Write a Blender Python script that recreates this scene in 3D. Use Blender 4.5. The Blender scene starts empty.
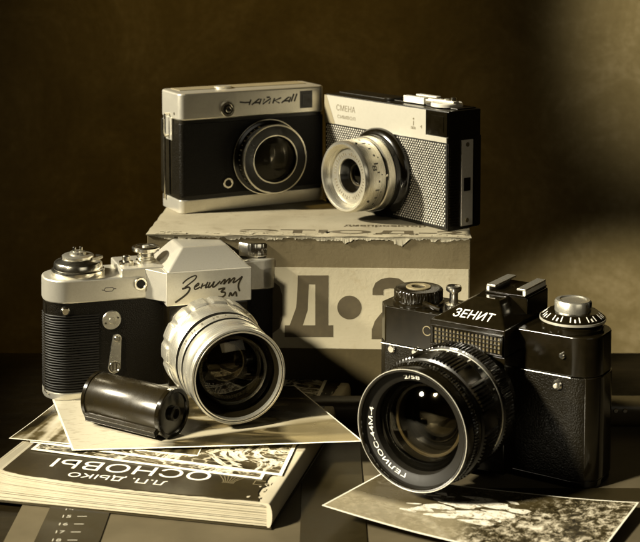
import bpy, bmesh, math, random
from mathutils import Vector, Matrix
random.seed(7)
R = math.radians
sc = bpy.context.scene
COL = sc.collection
MM = 0.001

# ------------------------------------------------------------------ camera
# lens of about 79 mm, view axis 5 degrees down, framed with a vertical shift (millimetre pixel model kept for placing things)
F, PITCH, CAMH = 1400.0, R(5), 272.0
V0 = 271 - F * math.tan(R(9))
cam = bpy.data.cameras.new('camera'); camo = bpy.data.objects.new('camera', cam); COL.objects.link(camo)
camo.location = (0, 0, CAMH * MM); camo.rotation_euler = (R(90) - PITCH, 0, 0)
cam.sensor_width = 36; cam.lens = F / 640 * 36
cam.shift_y = (V0 - 271) / 640
cam.clip_start = 0.02; cam.clip_end = 20
cam.dof.use_dof = True; cam.dof.focus_distance = 0.735; cam.dof.aperture_fstop = 20
sc.camera = camo

# ------------------------------------------------------------------ world and lamps
w = bpy.data.worlds.new('World'); sc.world = w; w.use_nodes = True
w.node_tree.nodes['Background'].inputs[0].default_value = (1, .62, .14, 1)
w.node_tree.nodes['Background'].inputs[1].default_value = 0.010

def lamp(name, kind, loc, target, energy, col, **k):
    l = bpy.data.lights.new(name, kind); o = bpy.data.objects.new(name, l); COL.objects.link(o)
    o.location = loc
    o.rotation_euler = (Vector(target) - Vector(loc)).to_track_quat('-Z', 'Y').to_euler()
    l.energy = energy; l.color = col
    for a, v in k.items(): setattr(l, a, v)
    return o
WARM = (1, .92, .72)
lamp('upper_key_lamp', 'SPOT', (-.79, .70, .54), (-.03, .81, .105), 112, WARM, spot_size=R(23.5), spot_blend=.4, shadow_soft_size=.03)
lamp('lower_key_lamp', 'SPOT', (-.63, .17, .525), (.02, .64, -.02), 140, WARM, spot_size=R(22.5), spot_blend=.35, shadow_soft_size=.05)
lamp('fill_lamp', 'AREA', (.50, -.12, .50), (.0, .78, .06), .085, WARM, shape='RECTANGLE', size=.6, size_y=.4, spread=R(60))
lamp('backdrop_lamp', 'SPOT', (.55, .55, .75), (.35, 1.1, .275), 54, WARM, spot_size=R(22.5), spot_blend=.7, shadow_soft_size=.02)
lamp('added_backdrop_wash', 'SPOT', (-.05, 1.01, .92), (-.05, 1.1, .05), 25, (1, .66, .15), spot_size=R(38), spot_blend=1.0, shadow_soft_size=.03)  # unseen extra wash, added only to lift the dark wall tone
lamp('backdrop_low_lamp', 'SPOT', (.75, .60, .30), (.215, 1.1, -.06), 42, WARM, spot_size=R(12), spot_blend=.7, shadow_soft_size=.02)

sc.view_settings.view_transform = 'Standard'; sc.view_settings.look = 'None'
sc.view_settings.exposure = 0; sc.view_settings.gamma = 1; sc.view_settings.use_curve_mapping = False
sc.render.engine = 'CYCLES'
sc.cycles.max_bounces = 8; sc.cycles.caustics_reflective = False; sc.cycles.caustics_refractive = False

# ------------------------------------------------------------------ pixel helpers (photo pixel -> millimetres)
def ray(u, v):
    a = (u - 320) / F; b = -(v - V0) / F
    return Vector((a, math.cos(PITCH) + b * math.sin(PITCH), -math.sin(PITCH) + b * math.cos(PITCH)))
def pix(u, v, h):
    d = ray(u, v); t = (h - CAMH) / d.z
    return Vector((d.x * t, d.y * t, h))
def on_plane(u, v, root, yaw, yl=0.0):
    """local (x, z) on the plane y = yl of a thing at root turned by yaw degrees"""
    rz = Matrix.Rotation(-R(yaw), 3, 'Z')
    o = rz @ (Vector((0, 0, CAMH)) - Vector(root)); d = rz @ ray(u, v)
    t = (yl - o.y) / d.y
    return o.x + d.x * t, o.z + d.z * t

# ------------------------------------------------------------------ materials
class N:
    def __init__(s, name):
        s.m = bpy.data.materials.new(name); s.m.use_nodes = True
        s.t = s.m.node_tree; s.p = s.t.nodes['Principled BSDF']; s.out = s.t.nodes['Material Output']
    def n(s, typ, **k):
        x = s.t.nodes.new(typ)
        for a, v in k.items():
            if a.startswith('i_'): x.inputs[a[2:].replace('_', ' ')].default_value = v
            else: setattr(x, a, v)
        return x
    def l(s, a, b): s.t.links.new(a, b)
    def coord(s, which='Object', scale=(1, 1, 1)):
        c = s.n('ShaderNodeTexCoord'); m = s.n('ShaderNodeMapping')
        m.inputs['Scale'].default_value = scale
        s.l(c.outputs[which], m.inputs[0]); return m.outputs[0]
    def ramp(s, fac, stops, interp='LINEAR'):
        r = s.n('ShaderNodeValToRGB'); r.color_ramp.interpolation = interp
        e = r.color_ramp.elements
        while len(e) < len(stops): e.new(.5)
        for q, (pos, c) in zip(e, stops):
            q.position = pos; q.color = (*c, 1) if not isinstance(c, (int, float)) else (c, c, c, 1)
        s.l(fac, r.inputs[0]); return r.outputs[0]
    def mix(s, fac, a, b, mode='MIX'):
        m = s.n('ShaderNodeMix', data_type='RGBA', blend_type=mode)
        if isinstance(fac, (int, float)): m.inputs[0].default_value = fac
        else: s.l(fac, m.inputs[0])
        for i, q in ((6, a), (7, b)):
            if isinstance(q, tuple): m.inputs[i].default_value = (*q, 1)
            else: s.l(q, m.inputs[i])
        return m.outputs[2]
    def noise(s, co, scale, detail=4, rough=.55, dist=0):
        x = s.n('ShaderNodeTexNoise', i_Scale=scale, i_Detail=detail, i_Roughness=rough, i_Distortion=dist)
        s.l(co, x.inputs['Vector']); return x.outputs['Fac']
    def math(s, op, a, b=0.0):
        m = s.n('ShaderNodeMath', operation=op)
        for i, q in enumerate((a, b)):
            if isinstance(q, (int, float)): m.inputs[i].default_value = q
            else: s.l(q, m.inputs[i])
        return m.outputs[0]
    def bump(s, h, strength, dist):
        b = s.n('ShaderNodeBump'); b.inputs['Strength'].default_value = strength; b.inputs['Distance'].default_value = dist
        s.l(h, b.inputs['Height']); s.l(b.outputs[0], s.p.inputs['Normal'])
    def set(s, col=None, rough=None, metal=None, spec=None, coat=None):
        P = s.p.inputs
        for key, v in (('Base Color', col), ('Roughness', rough), ('Metallic', metal), ('Specular IOR Level', spec), ('Coat Weight', coat)):
            if v is None: continue
            if isinstance(v, (int, float)): P[key].default_value = v
            elif isinstance(v, tuple): P[key].default_value = (*v, 1)
            else: s.l(v, P[key])
        return s

def worn(name, c1, c2, rough, metal=0.0, scale=300, rvar=.12, spec=.5, bump=0.0, coat=None, stretch=(1, 1, 1), scratch=0.0):
    """a surface with fine uneven colour, gloss and relief"""
    s = N(name); co = s.coord('Object', stretch)
    a = s.noise(co, scale, 6, .65); b = s.noise(co, scale * .12, 4, .6)
    f = s.math('ADD', s.math('MULTIPLY', a, .5), s.math('MULTIPLY', b, .5))
    col = s.ramp(f, [(.32, c2), (.62, c1)])
    if scratch:   # fine hairline scuffs and small dark specks of dirt
        h = s.noise(s.coord('Object', (900, 60, 500)), 1.0, 3, .6, .4); d = s.noise(s.coord('Object'), 420, 5, .8)
        col = s.mix(s.math('MULTIPLY', s.ramp(h, [(.62, 0.0), (.72, 1.0)]), scratch * .5), col, tuple(q * .55 for q in c2))
        col = s.mix(s.math('MULTIPLY', s.ramp(d, [(.68, 0.0), (.74, 1.0)]), scratch), col, tuple(q * .3 for q in c2))
    s.set(col, s.ramp(f, [(.3, min(1, rough + rvar)), (.7, max(.02, rough - rvar))]), metal, spec, coat)
    if bump: s.bump(a, bump, .0004)
    return s.m
MAT = {}
MAT['satin'] = worn('satin_chrome', (.85, .81, .70), (.74, .70, .58), .33, .80, 900, .07, bump=.10, scratch=.3)
MAT['silver_paint'] = worn('silver_lacquer', (.78, .74, .64), (.68, .64, .54), .42, .25, 700, .06, bump=.05)
MAT['chrome'] = worn('bright_chrome', (.88, .84, .74), (.76, .72, .60), .19, 1.0, 400, .06)
MAT['alu'] = worn('brushed_aluminium', (.86, .82, .70), (.78, .74, .62), .26, .92, 600, .03, bump=.03, scratch=.06)
def turned():
    s = N('turned_aluminium'); co = s.coord('Object', (25, 3800, 25))
    a = s.noise(co, 1.0, 3, .6); b = s.noise(s.coord('Object'), 500, 5, .7)
    col = s.mix(s.math('MULTIPLY', s.ramp(b, [(.70, 0.0), (.76, 1.0)]), .4), s.ramp(a, [(.3, (.74, .70, .58)), (.7, (.88, .84, .72))]), (.22, .18, .1))
    s.set(col, s.ramp(a, [(.3, .34), (.7, .22)]), .92, .5); s.bump(a, .25, .0002); return s.m
MAT['turned'] = turned()
MAT['cream_plate'] = worn('pale_plate', (.43, .405, .335), (.38, .355, .29), .42, .25, 300, .05)
MAT['dull_plate'] = worn('dull_brown_plate', (.30, .26, .17), (.24, .2, .12), .42, .3, 300, .05)  # darker brown plate tone for the corner piece and accessory pad
MAT['enamel'] = worn('black_enamel', (.0035, .0026, .001), (.007, .005, .002), .15, 0, 250, .06, .5, .03)
MAT['plastic'] = worn('black_plastic', (.006, .0045, .0018), (.010, .0075, .003), .34, 0, 400, .07, .4, .08)
MAT['brown_plastic'] = worn('dark_brown_plastic', (.050, .037, .014), (.035, .026, .010), .42, 0, 400, .07, .5, .08)
MAT['matte_black'] = worn('matte_black', (.0035, .0026, .001), (.006, .0045, .002), .6, 0, 400, .06, .3)
MAT['lens_black'] = worn('lens_black_anodised', (.0035, .0026, .001), (.006, .0045, .002), .24, .0, 500, .06, .4)
MAT['white_ink'] = worn('white_paint_fill', (.82, .79, .70), (.70, .66, .56), .5, 0, 900, .05)
MAT['dark_ink'] = worn('black_paint_fill', (.018, .013, .005), (.03, .022, .009), .45, 0, 900, .05)
MAT['gray_ink'] = worn('grey_paint_fill', (.13, .105, .055), (.10, .08, .04), .5, 0, 900, .05)
MAT['brown_ink'] = worn('brown_print', (.040, .029, .011), (.062, .046, .019), .75, 0, 260, .05)
MAT['shell'] = worn('cassette_shell', (.014, .0105, .0045), (.008, .006, .0025), .27, .3, 300, .07, .5, .04)
def leatherette(name, scale, c, dist):
    s = N(name); co = s.coord('Object')
    v = s.n('ShaderNodeTexVoronoi', i_Scale=scale, feature='F1'); s.l(co, v.inputs['Vector'])
    n = s.noise(co, scale * .5, 3)
    s.set(s.mix(n, c, tuple(q * 1.6 for q in c)), s.ramp(n, [(.3, .46), (.7, .32)]), 0, .20)
    s.bump(s.math('SUBTRACT', 1.0, v.outputs['Distance']), .9, dist); return s.m
MAT['leather'] = leatherette('black_leatherette', 1100, (.0035, .0026, .001), .00022)
MAT['leather_fine'] = leatherette('black_fine_leatherette', 1500, (.0035, .0026, .001), .0002)
def glass_mat(name, tint, refl_rough=.02, ior=1.7):
    s = N(name); s.t.nodes.remove(s.p)
    tr = s.n('ShaderNodeBsdfTransparent'); tr.inputs[0].default_value = (*tint, 1)
    gl = s.n('ShaderNodeBsdfGlossy'); gl.inputs['Roughness'].default_value = refl_rough; gl.inputs[0].default_value = (1, .93, .75, 1)
    fr = s.n('ShaderNodeFresnel'); fr.inputs[0].default_value = ior
    mx = s.n('ShaderNodeMixShader'); s.l(fr.outputs[0], mx.inputs[0]); s.l(tr.outputs[0], mx.inputs[1]); s.l(gl.outputs[0], mx.inputs[2])
    s.l(mx.outputs[0], s.out.inputs[0]); return s.m
MAT['glass'] = glass_mat('lens_glass', (.74, .70, .60), .03, 1.34)
MAT['inner_glass'] = glass_mat('inner_lens_glass', (.20, .17, .11), .05, 1.7)
def cell_mat():
    s = N('meter_cell_glass'); s.set((.10, .08, .04), .25, 0, .6); return s.m
MAT['cell'] = cell_mat()

# ------------------------------------------------------------------ mesh helpers (all coordinates in mm)
class B:
    def __init__(s): s.bm = bmesh.new()
    def quadmesh(s, vs, fs):
        V = [s.bm.verts.new(v) for v in vs]
        for f in fs:
            try: s.bm.faces.new([V[i] for i in f])
            except ValueError: pass
        return s
    def box(s, x0, x1, y0, y1, z0, z1):
        return s.quadmesh([(x, y, z) for z in (z0, z1) for y in (y0, y1) for x in (x0, x1)],
                   [(0, 2, 3, 1), (4, 5, 7, 6), (0, 1, 5, 4), (2, 6, 7, 3), (0, 4, 6, 2), (1, 3, 7, 5)])
    def hexa(s, bot, top):
        """two quads (counter-clockwise seen from above) joined"""
        return s.quadmesh(list(bot) + list(top), [(3, 2, 1, 0), (4, 5, 6, 7), (0, 1, 5, 4), (1, 2, 6, 5), (2, 3, 7, 6), (3, 0, 4, 7)])
    def prism(s, pts, z0, z1, f=None):
        """outline (ccw) swept from z0 to z1; f maps (a, b, z) to xyz"""
        f = f or (lambda a, b, z: (a, b, z)); n = len(pts)
        return s.quadmesh([f(a, b, z0) for a, b in pts] + [f(a, b, z1) for a, b in pts],
                   [tuple(range(n - 1, -1, -1)), tuple(range(n, 2 * n))] + [(i, (i + 1) % n, n + (i + 1) % n, n + i) for i in range(n)])
    def lathe(s, prof, c=(0, 0, 0), ax='-y', n=64, mod=None, closed=False):
        """prof: (radius, height along the axis)"""
        c = Vector(c)
        def P(r, h, t):
            a, b = r * math.cos(t), r * math.sin(t)
            if ax == '-y': return c + Vector((a, -h, b))
            if ax == 'z': return c + Vector((a, b, h))
            if ax == 'x': return c + Vector((h, a, b))
            if ax == '-x': return c + Vector((-h, -a, b))
        rings = []
        for j, (r, h) in enumerate(prof):
            if r < 1e-6: rings.append([s.bm.verts.new(P(0, h, 0))]); continue
            rings.append([s.bm.verts.new(P(r * (mod(j, 2 * math.pi * i / n) if mod else 1), h, 2 * math.pi * i / n)) for i in range(n)])
        pairs = list(zip(rings, rings[1:])) + ([(rings[-1], rings[0])] if closed else [])
        for A, Bq in pairs:
            for i in range(n):
                k = (i + 1) % n
                q = [A[i % len(A)], A[k % len(A)], Bq[k % len(Bq)], Bq[i % len(Bq)]]
                q = [v for e, v in enumerate(q) if v not in q[:e]]
                if len(q) >= 3:
                    try: s.bm.faces.new(q)
                    except ValueError: pass
        return s
    def tube(s, path, r, n=8, cap=True):
        path = [Vector(p) for p in path]; rings = []
        for i, p in enumerate(path):
            t = (path[min(i + 1, len(path) - 1)] - path[max(i - 1, 0)]).normalized()
            up = Vector((0, 0, 1)) if abs(t.z) < .9 else Vector((1, 0, 0))
            a = t.cross(up).normalized(); b = a.cross(t)
            rr = r[i] if isinstance(r, (list, tuple)) else r
            rings.append([s.bm.verts.new(p + (a * math.cos(2 * math.pi * k / n) + b * math.sin(2 * math.pi * k / n)) * rr) for k in range(n)])
        for A, Bq in zip(rings, rings[1:]):
            for k in range(n): s.bm.faces.new((A[k], A[(k + 1) % n], Bq[(k + 1) % n], Bq[k]))
        if cap:
            s.bm.faces.new(rings[0][::-1]); s.bm.faces.new(rings[-1])
        return s
    def ribbon(s, pts, wd, f, h=.12):
        """a flat pen stroke through 2d points, thickened; f maps (u, v, w) to xyz"""
        pts = [Vector(p) for p in pts]; L, Rr = [], []
        for i, p in enumerate(pts):
            t = (pts[min(i + 1, len(pts) - 1)] - pts[max(i - 1, 0)]); t = t.normalized() if t.length else Vector((1, 0))
            nn = Vector((-t.y, t.x)) * ((wd[i] if isinstance(wd, (list, tuple)) else wd) / 2)
            L.append(p + nn); Rr.append(p - nn)
        n = len(pts)
        vs = [f(q.x, q.y, 0) for q in L + Rr] + [f(q.x, q.y, h) for q in L + Rr]
        fs = []
        for i in range(n - 1):
            a, b, c, d = i, i + 1, n + i + 1, n + i
            fs += [(2 * n + a, 2 * n + d, 2 * n + c, 2 * n + b), (a, b, 2 * n + b, 2 * n + a), (d, 2 * n + d, 2 * n + c, c)]
        fs += [(0, 2 * n, 3 * n, n), (n - 1, 2 * n - 1, 4 * n - 1, 3 * n - 1)]
        return s.quadmesh(vs, fs)
    def build(s, name, mat, parent=None, bevel=0, smooth=True, angle=38, seg=2, loc=(0, 0, 0), fix=True):
        bm = s.bm
        if fix:
            bmesh.ops.remove_doubles(bm, verts=bm.verts, dist=1e-4)
            bmesh.ops.recalc_face_normals(bm, faces=bm.faces)
        if bevel:
            ed = [e for e in bm.edges if len(e.link_faces) == 2 and e.calc_face_angle(0) > R(28)]
            bmesh.ops.bevel(bm, geom=ed, offset=bevel, segments=seg, profile=.5, affect='EDGES', clamp_overlap=True)
        bmesh.ops.scale(bm, vec=(MM, MM, MM), verts=bm.verts)
        me = bpy.data.meshes.new(name); bm.to_mesh(me); bm.free()
        if smooth:
            me.polygons.foreach_set('use_smooth', [True] * len(me.polygons))
            me.set_sharp_from_angle(angle=R(angle))
        me.materials.append(MAT[mat] if isinstance(mat, str) else mat)
        o = bpy.data.objects.new(name, me); COL.objects.link(o)
        if parent: o.parent = parent
        o.location = Vector(loc) * MM
        if bevel and smooth:
            m = o.modifiers.new('weighted', 'WEIGHTED_NORMAL'); m.keep_sharp = True
        return o
def thing(name, label, cat, loc, yaw=0, roll=0, group=None):
    o = bpy.data.objects.new(name, None); COL.objects.link(o); o.empty_display_size = .01
    o.location = Vector(loc) * MM; o.rotation_euler = (0, R(roll), R(yaw))
    o['label'] = label; o['category'] = cat
    if group: o['group'] = group
    return o
def tag(o, label, cat, group=None):
    o['label'] = label; o['category'] = cat
    if group: o['group'] = group
    return o
def arc(cx, cy, r, a0, a1, n=8, ry=None):
    return [(cx + r * math.cos(R(a0 + (a1 - a0) * i / n)), cy + (ry or r) * math.sin(R(a0 + (a1 - a0) * i / n))) for i in range(n + 1)]
def round_rect(x0, x1, y0, y1, r, n=6):
    return arc(x1 - r, y0 + r, r, -90, 0, n) + arc(x1 - r, y1 - r, r, 0, 90, n) + arc(x0 + r, y1 - r, r, 90, 180, n) + arc(x0 + r, y0 + r, r, 180, 270, n)
def FRONT(y):  # maps (u, v, w) onto a front face at depth y, w toward the viewer
    return lambda u, v, wv: (u, y - wv, v)
def letter(text, name, mat, parent, f, x0, x1, y0, y1, h=.1, shear=0.0, fat=0.0):
    """flat font lettering fitted into the box x0..x1, y0..y1 of the surface map f"""
    cu = bpy.data.curves.new('lettering', 'FONT'); cu.body = text; cu.extrude = .05; cu.offset = fat; cu.resolution_u = 3
    o = bpy.data.objects.new('lettering', cu); COL.objects.link(o)
    dg = bpy.context.evaluated_depsgraph_get(); me = bpy.data.meshes.new_from_object(o.evaluated_get(dg))
    bpy.data.objects.remove(o); bpy.data.curves.remove(cu)
    vs = [v.co.copy() for v in me.vertices]
    ax, bx = min(v.x for v in vs), max(v.x for v in vs); ay, by = min(v.y for v in vs), max(v.y for v in vs)
    b = B(); out = []
    for v in vs:
        q = (v.y - ay) / (by - ay)
        out.append(f(x0 + (v.x - ax) / (bx - ax) * (x1 - x0) + shear * q * (y1 - y0), y0 + q * (y1 - y0), h if v.z > 0 else 0.0))
    b.quadmesh(out, [tuple(p.vertices) for p in me.polygons])
    bpy.data.meshes.remove(me)
    return b.build(name, mat, parent, smooth=False)
def ringmap(c, r0, a):
    """lens ring lettering: u = clockwise degrees from the top, v = distance outward from r0"""
    return lambda u, v, wv: (c[0] + (r0 + v) * math.sin(R(u)), c[1] - a - wv, c[2] + (r0 + v) * math.cos(R(u)))
def disc(b, c, r, h, ax='-y', n=24, ch=.25):
    return b.lathe([(0, 0), (r, 0), (r, h - ch), (r - ch, h), (0, h)], c, ax, n)
def ring(b, c, ro, ri, h0, h1, ax='-y', n=64, ch=.25):
    return b.lathe([(ri, h0), (ro, h0), (ro, h1 - ch), (ro - ch, h1), (ri + ch, h1), (ri, h1 - ch)], c, ax, n, closed=True)

# ------------------------------------------------------------------ setting: wall, table
def wall_mat():
    s = N('mottled_wall'); co = s.coord('Object')
    a = s.noise(co, 11, 9, .72, .8); b = s.noise(co, 160, 4, .6); c = s.noise(co, 2.3, 3, .5)
    f = s.math('ADD', s.math('MULTIPLY', a, .62), s.math('ADD', s.math('MULTIPLY', b, .2), s.math('MULTIPLY', c, .2)))
    s.set(s.ramp(f, [(.30, (.085, .060, .018)), (.52, (.155, .118, .050)), (.72, (.27, .215, .115))]), .85, 0, .25)
    s.bump(s.math('ADD', a, s.math('MULTIPLY', b, .3)), .10, .0025); return s.m
o = B().box(-1500, 1500, 1100, 1140, -800, 1400).build('wall', wall_mat()); o['kind'] = 'structure'
def wood_mat():
    s = N('dark_table_wood'); co = s.coord('Object', (2.2, 14, 14))
    a = s.noise(co, 6, 6, .6, 1.2); b = s.noise(s.coord('Object'), 140, 4, .6)
    s.set(s.ramp(a, [(.3, (.006, .004, .0012)), (.7, (.013, .009, .003))]), s.ramp(b, [(.3, .5), (.7, .36)]), 0, .25)
    s.bump(a, .12, .001); return s.m
o = B().box(-700, 700, 150, 888, -33, -3).build('table', wood_mat(), bevel=2); o['kind'] = 'structure'

# ------------------------------------------------------------------ masking easel on the table
def board_mat():
    s = N('easel_board'); co = s.coord('Object')
    a = s.noise(co, 30, 6, .6); b = s.noise(co, 700, 3, .6)
    s.set(s.mix(s.math('MULTIPLY', b, .3), s.ramp(a, [(.3, (.065, .052, .029)), (.7, (.10, .081, .047))]), (.06, .048, .026)), .62, 0, .3); return s.m
ez = thing('masking_easel', 'pale enlarging easel board with dark metal blades and numbered scale lying under the book', 'easel', (0, 0, -3))
B().box(-141, 330, 380, 760, 0, 2.4).build('baseboard', board_mat(), ez, bevel=.4)
MAT['blade'] = worn('dark_blade_metal', (.016, .012, .0045), (.026, .019, .007), .36, .2, 200, .08, .5)
sb = B().box(-127, -98, 382, 728, 2.4, 3.0).build('scale_blade', 'blade', ez, bevel=.12)
for i, n in enumerate(range(12, 25)):
    yy = 634.5 - (n - 14) * 8.4 + 1.0
    f = lambda u, v, wv: (u, v, 3.0 + wv)
    letter(str(n), 'numeral', 'cream_plate', sb, f, -119.2, -115.2, yy - 1.35, yy + 1.35, .06)
    B().box(-112.4, -108.0, yy - .25, yy + .25, 3.0, 3.06).build('tick_mark', 'cream_plate', sb)
B().box(-9, 21, 382, 728, 2.4, 3.0).build('blade', 'blade', ez, bevel=.12)
B().box(21.4, 328, 646, 660, 2.4, 3.0).build('blade', 'blade', ez, bevel=.12)
hb = B().prism(round_rect(742, 758, 2.4, 17, 5), -135, 328, lambda a, b, z: (z, a, b)).build('hinge_bar', 'brown_plastic', ez)
for x in (22, 27, 155, 161, 166):
    disc(B(), (x, 742.3, 12.5), 1.3, .8, '-y', 16, .3).build('screw', 'chrome', hb)

# ------------------------------------------------------------------ cardboard carton
BX, BY, BYAW = -99.0, 789.5, -2.6
box = thing('cardboard_box', 'worn cardboard slide projector carton with pale label carrying two cameras on its lid', 'box', (BX, BY, -3), BYAW)
def card_mat(name, c1, c2, dirt):
    s = N(name); co = s.coord('Object')
    a = s.noise(co, 22, 8, .65, .4); b = s.noise(co, 420, 4, .7); g = s.noise(s.coord('Object', (12, 12, 160)), 5, 3)
    base = s.ramp(a, [(.33, c2), (.66, c1)])
    base = s.mix(s.ramp(b, [(.60, 0.0), (.80, .35)]), base, dirt)
    base = s.mix(s.ramp(s.noise(co, 48, 5, .75), [(.60, 0.0), (.72, .45)]), base, dirt)
    base = s.mix(s.ramp(s.noise(s.coord('Object', (3, 3, .6)), 16, 6, .7, .8), [(.56, 0.0), (.70, .40)]), base, dirt)
    s.set(base, .82, 0, .25); s.bump(s.math('ADD', b, s.math('MULTIPLY', g, .3)), .25, .0006); return s.m
MAT['carton'] = card_mat('carton_brown', (.125, .10, .054), (.095, .074, .037), (.06, .045, .02))
MAT['carton_top'] = card_mat('carton_top_paper', (.30, .268, .19), (.23, .20, .135), (.12, .093, .05))
MAT['carton_label'] = card_mat('carton_label_paper', (.36, .32, .225), (.30, .265, .18), (.23, .18, .095))
MAT['carton_dark'] = card_mat('carton_dark_band', (.050, .037, .013), (.038, .028, .010), (.07, .052, .02))
MAT['torn'] = card_mat('torn_paper', (.40, .365, .27), (.31, .275, .195), (.18, .145, .085))
BW, BD, BH = 184.5, 104.0, 100.0
B().box(0, BW, 0, BD, 0, BH - .7).build('carton', 'carton', box, bevel=.6)
# lid: a slightly sagging paper covered board with an uneven edge
def lid():
    b = B(); nx, ny = 46, 14; vs = []
    for k in (0, 1):
        for j in range(ny + 1):
            for i in range(nx + 1):
                u, v = i / nx, j / ny
                e = random.uniform(-.35, .35) if j in (0, ny) or i in (0, nx) else 0
                x = -.5 + u * (BW + 1) + (e if i in (0, nx) else 0); y = -.7 + v * (BD + 1.2) + (e if j in (0, ny) else 0)
                z = BH - .7 + k * .65 + (0.0 if k == 0 else (random.uniform(-.12, .05) if j == 0 else 0))
                vs.append((x, y, z))
    st = nx + 1; n = st * (ny + 1); fs = []
    for j in range(ny):
        for i in range(nx):
            a = j * st + i; fs += [(n + a, n + a + 1, n + a + st + 1, n + a + st), (a, a + st, a + st + 1, a + 1)]
    for i in range(nx):
        fs += [(i, i + 1, n + i + 1, n + i)]; a = ny * st + i; fs += [(a + 1, a, n + a, n + a + 1)]
    for j in range(ny):
        a = j * st; fs += [(a + st, a, n + a, n + a + st)]; a += nx; fs += [(a, a + st, n + a + st, n + a)]
    return b.quadmesh(vs, fs)
ld = lid().build('lid', 'carton_top', box, angle=60)
# torn paper hanging over the front edge
def torn(x0, x1, zt, depth, seed, y, step=.7):
    rnd = random.Random(seed); b = B(); xs = []; x = x0
    while x < x1: xs.append(x); x += rnd.uniform(.5, 1.5) * step
    xs.append(x1); top = []; bot = []; d = depth
    for q in xs:
        d += rnd.uniform(-1, 1) * (1.6 if rnd.random() < .25 else .55); d = max(.5, min(depth * 2.0, d)); edge = min(1, (q - x0) / 4, (x1 - q) / 4)
        top.append((q, zt)); bot.append((q, zt - .4 - d * max(.05, edge)))
    n = len(xs); vs = []
    for yy in (y, y - .14):
        vs += [(a, yy + .0, c) for a, c in top] + [(a, yy + (rnd.uniform(-.3, 0) if yy < y else 0), c) for a, c in bot]
    fs = []
    for i in range(n - 1):
        fs += [(i, i + 1, n + i + 1, n + i), (2 * n + i, 3 * n + i, 3 * n + i + 1, 2 * n + i + 1), (n + i, n + i + 1, 3 * n + i + 1, 3 * n + i)]
    return b.quadmesh(vs, fs)
torn(.5, BW - .5, BH - .6, 1.1, 3, -.08).build('torn_edge', 'torn', box, smooth=False)
torn(108, 150, BH - 1.2, 2.2, 8, -.45).build('torn_flap', 'torn', box, smooth=False)
# crumbs of delaminated paper along the top edge
fl = B(); rr = random.Random(4)
for i in range(70):
    x = rr.uniform(3, BW - 3); y = rr.uniform(-.4, 5) ; l = rr.uniform(.8, 3.4); wd = rr.uniform(.4, 1.3)
    fl.box(x, x + l, y, y + wd, BH - .06, BH + rr.uniform(.05, .5))
o = fl.build('paper_fragment', 'torn', box, smooth=False); o['kind'] = 'stuff'
# front label and printed bands
rt = (BX, BY, -3)
def bp(u, v): return on_plane(u, v, rt, BYAW, 0)
def zat(u, v): return bp(u, v)[1]
zt, zb = zat(370, 268), zat(330, 348.3)
lab = B().box(.8, BW - .9, -.35, -.05, zb, zt).build('front_label', 'carton_label', box, bevel=.1)
B().box(.3, BW - .3, -.3, -.05, .6, zb - .4).build('dark_band', 'carton_dark', box)
def crop8(px, py): return bp(270 + px / 3.048, 225 + py / 3.048)
FL = FRONT(-.35)
def poly(name, outer, hole=None):
    b = B()
    if hole:   # keyhole polygon for a letter with a counter
        pts = outer + [outer[0]] + hole + [hole[0]]
    else: pts = outer
    v0 = [b.bm.verts.new(FL(*p, 0)) for p in pts]; v1 = [b.bm.verts.new(FL(*p, .1)) for p in pts]
    f = b.bm.faces.new(v1); n = len(pts)
    for i in range(n): b.bm.faces.new((v0[i], v0[(i + 1) % n], v1[(i + 1) % n], v1[i]))
    bmesh.ops.triangulate(b.bm, faces=[f])
    return b.build(name, 'brown_ink', lab, smooth=False, fix=False)
# the letter with legs is made of convex pieces
def pieces(name, quads):
    b = B()
    for q in quads: b.prism([crop8(*p) for p in q][::-1], 0, .1, lambda a, c, z: FL(a, c, z))
    return b.build(name, 'brown_ink', lab, smooth=False)
pieces('letter', [[(85, 153), (178, 153), (178, 180), (84.5, 180)], [(138, 180), (178, 180), (178, 305), (138, 305)], [(84.5, 180), (118, 180), (115, 258), (80, 250)],
                  [(80, 250), (115, 258), (100, 305), (60, 305)], [(45, 305), (193, 305), (193, 341), (45, 341)]])
c = crop8(242, 251); rr_ = crop8(279, 251)[0] - c[0]
B().prism([(c[0] + rr_ * math.cos(t * math.pi / 20), c[1] + rr_ * math.sin(t * math.pi / 20)) for t in range(40)], 0, .1, lambda a, q, z: FL(a, q, z)).build('dot', 'brown_ink', lab, smooth=False)
s1 = abs(crop8(100, 250)[0] - crop8(101, 250)[0])
B().ribbon([crop8(*p) for p in [(329, 213), (329, 198), (334, 186), (345, 179), (365, 176), (388, 178), (399, 186), (404, 200), (402, 222), (390, 243), (350, 280), (334, 300), (328, 318), (327, 330)]], 33 * s1, FL, .1).build('numeral', 'brown_ink', lab, smooth=False)
B().ribbon([crop8(*p) for p in [(310, 331), (425, 333)]], 33 * s1, FL, .11).build('numeral_base', 'brown_ink', lab, smooth=False)
cx = -28
B().ribbon([crop8(*p) for p in [(cx, 178), (cx + 28, 182), (cx + 45, 195), (cx + 51, 215), (cx + 51, 285), (cx + 45, 305), (cx + 28, 318), (cx, 322), (cx - 24, 316), (cx - 38, 300), (cx - 40, 280), (cx - 40, 215), (cx - 36, 196), (cx - 22, 182), (cx, 178)]], 30 * s1, FL, .1).build('letter', 'brown_ink', lab, smooth=False)
B().ribbon([crop8(cx - 92, 160), crop8(cx - 92, 338)], 34 * s1, FL, .1).build('letter', 'brown_ink', lab, smooth=False)
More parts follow.
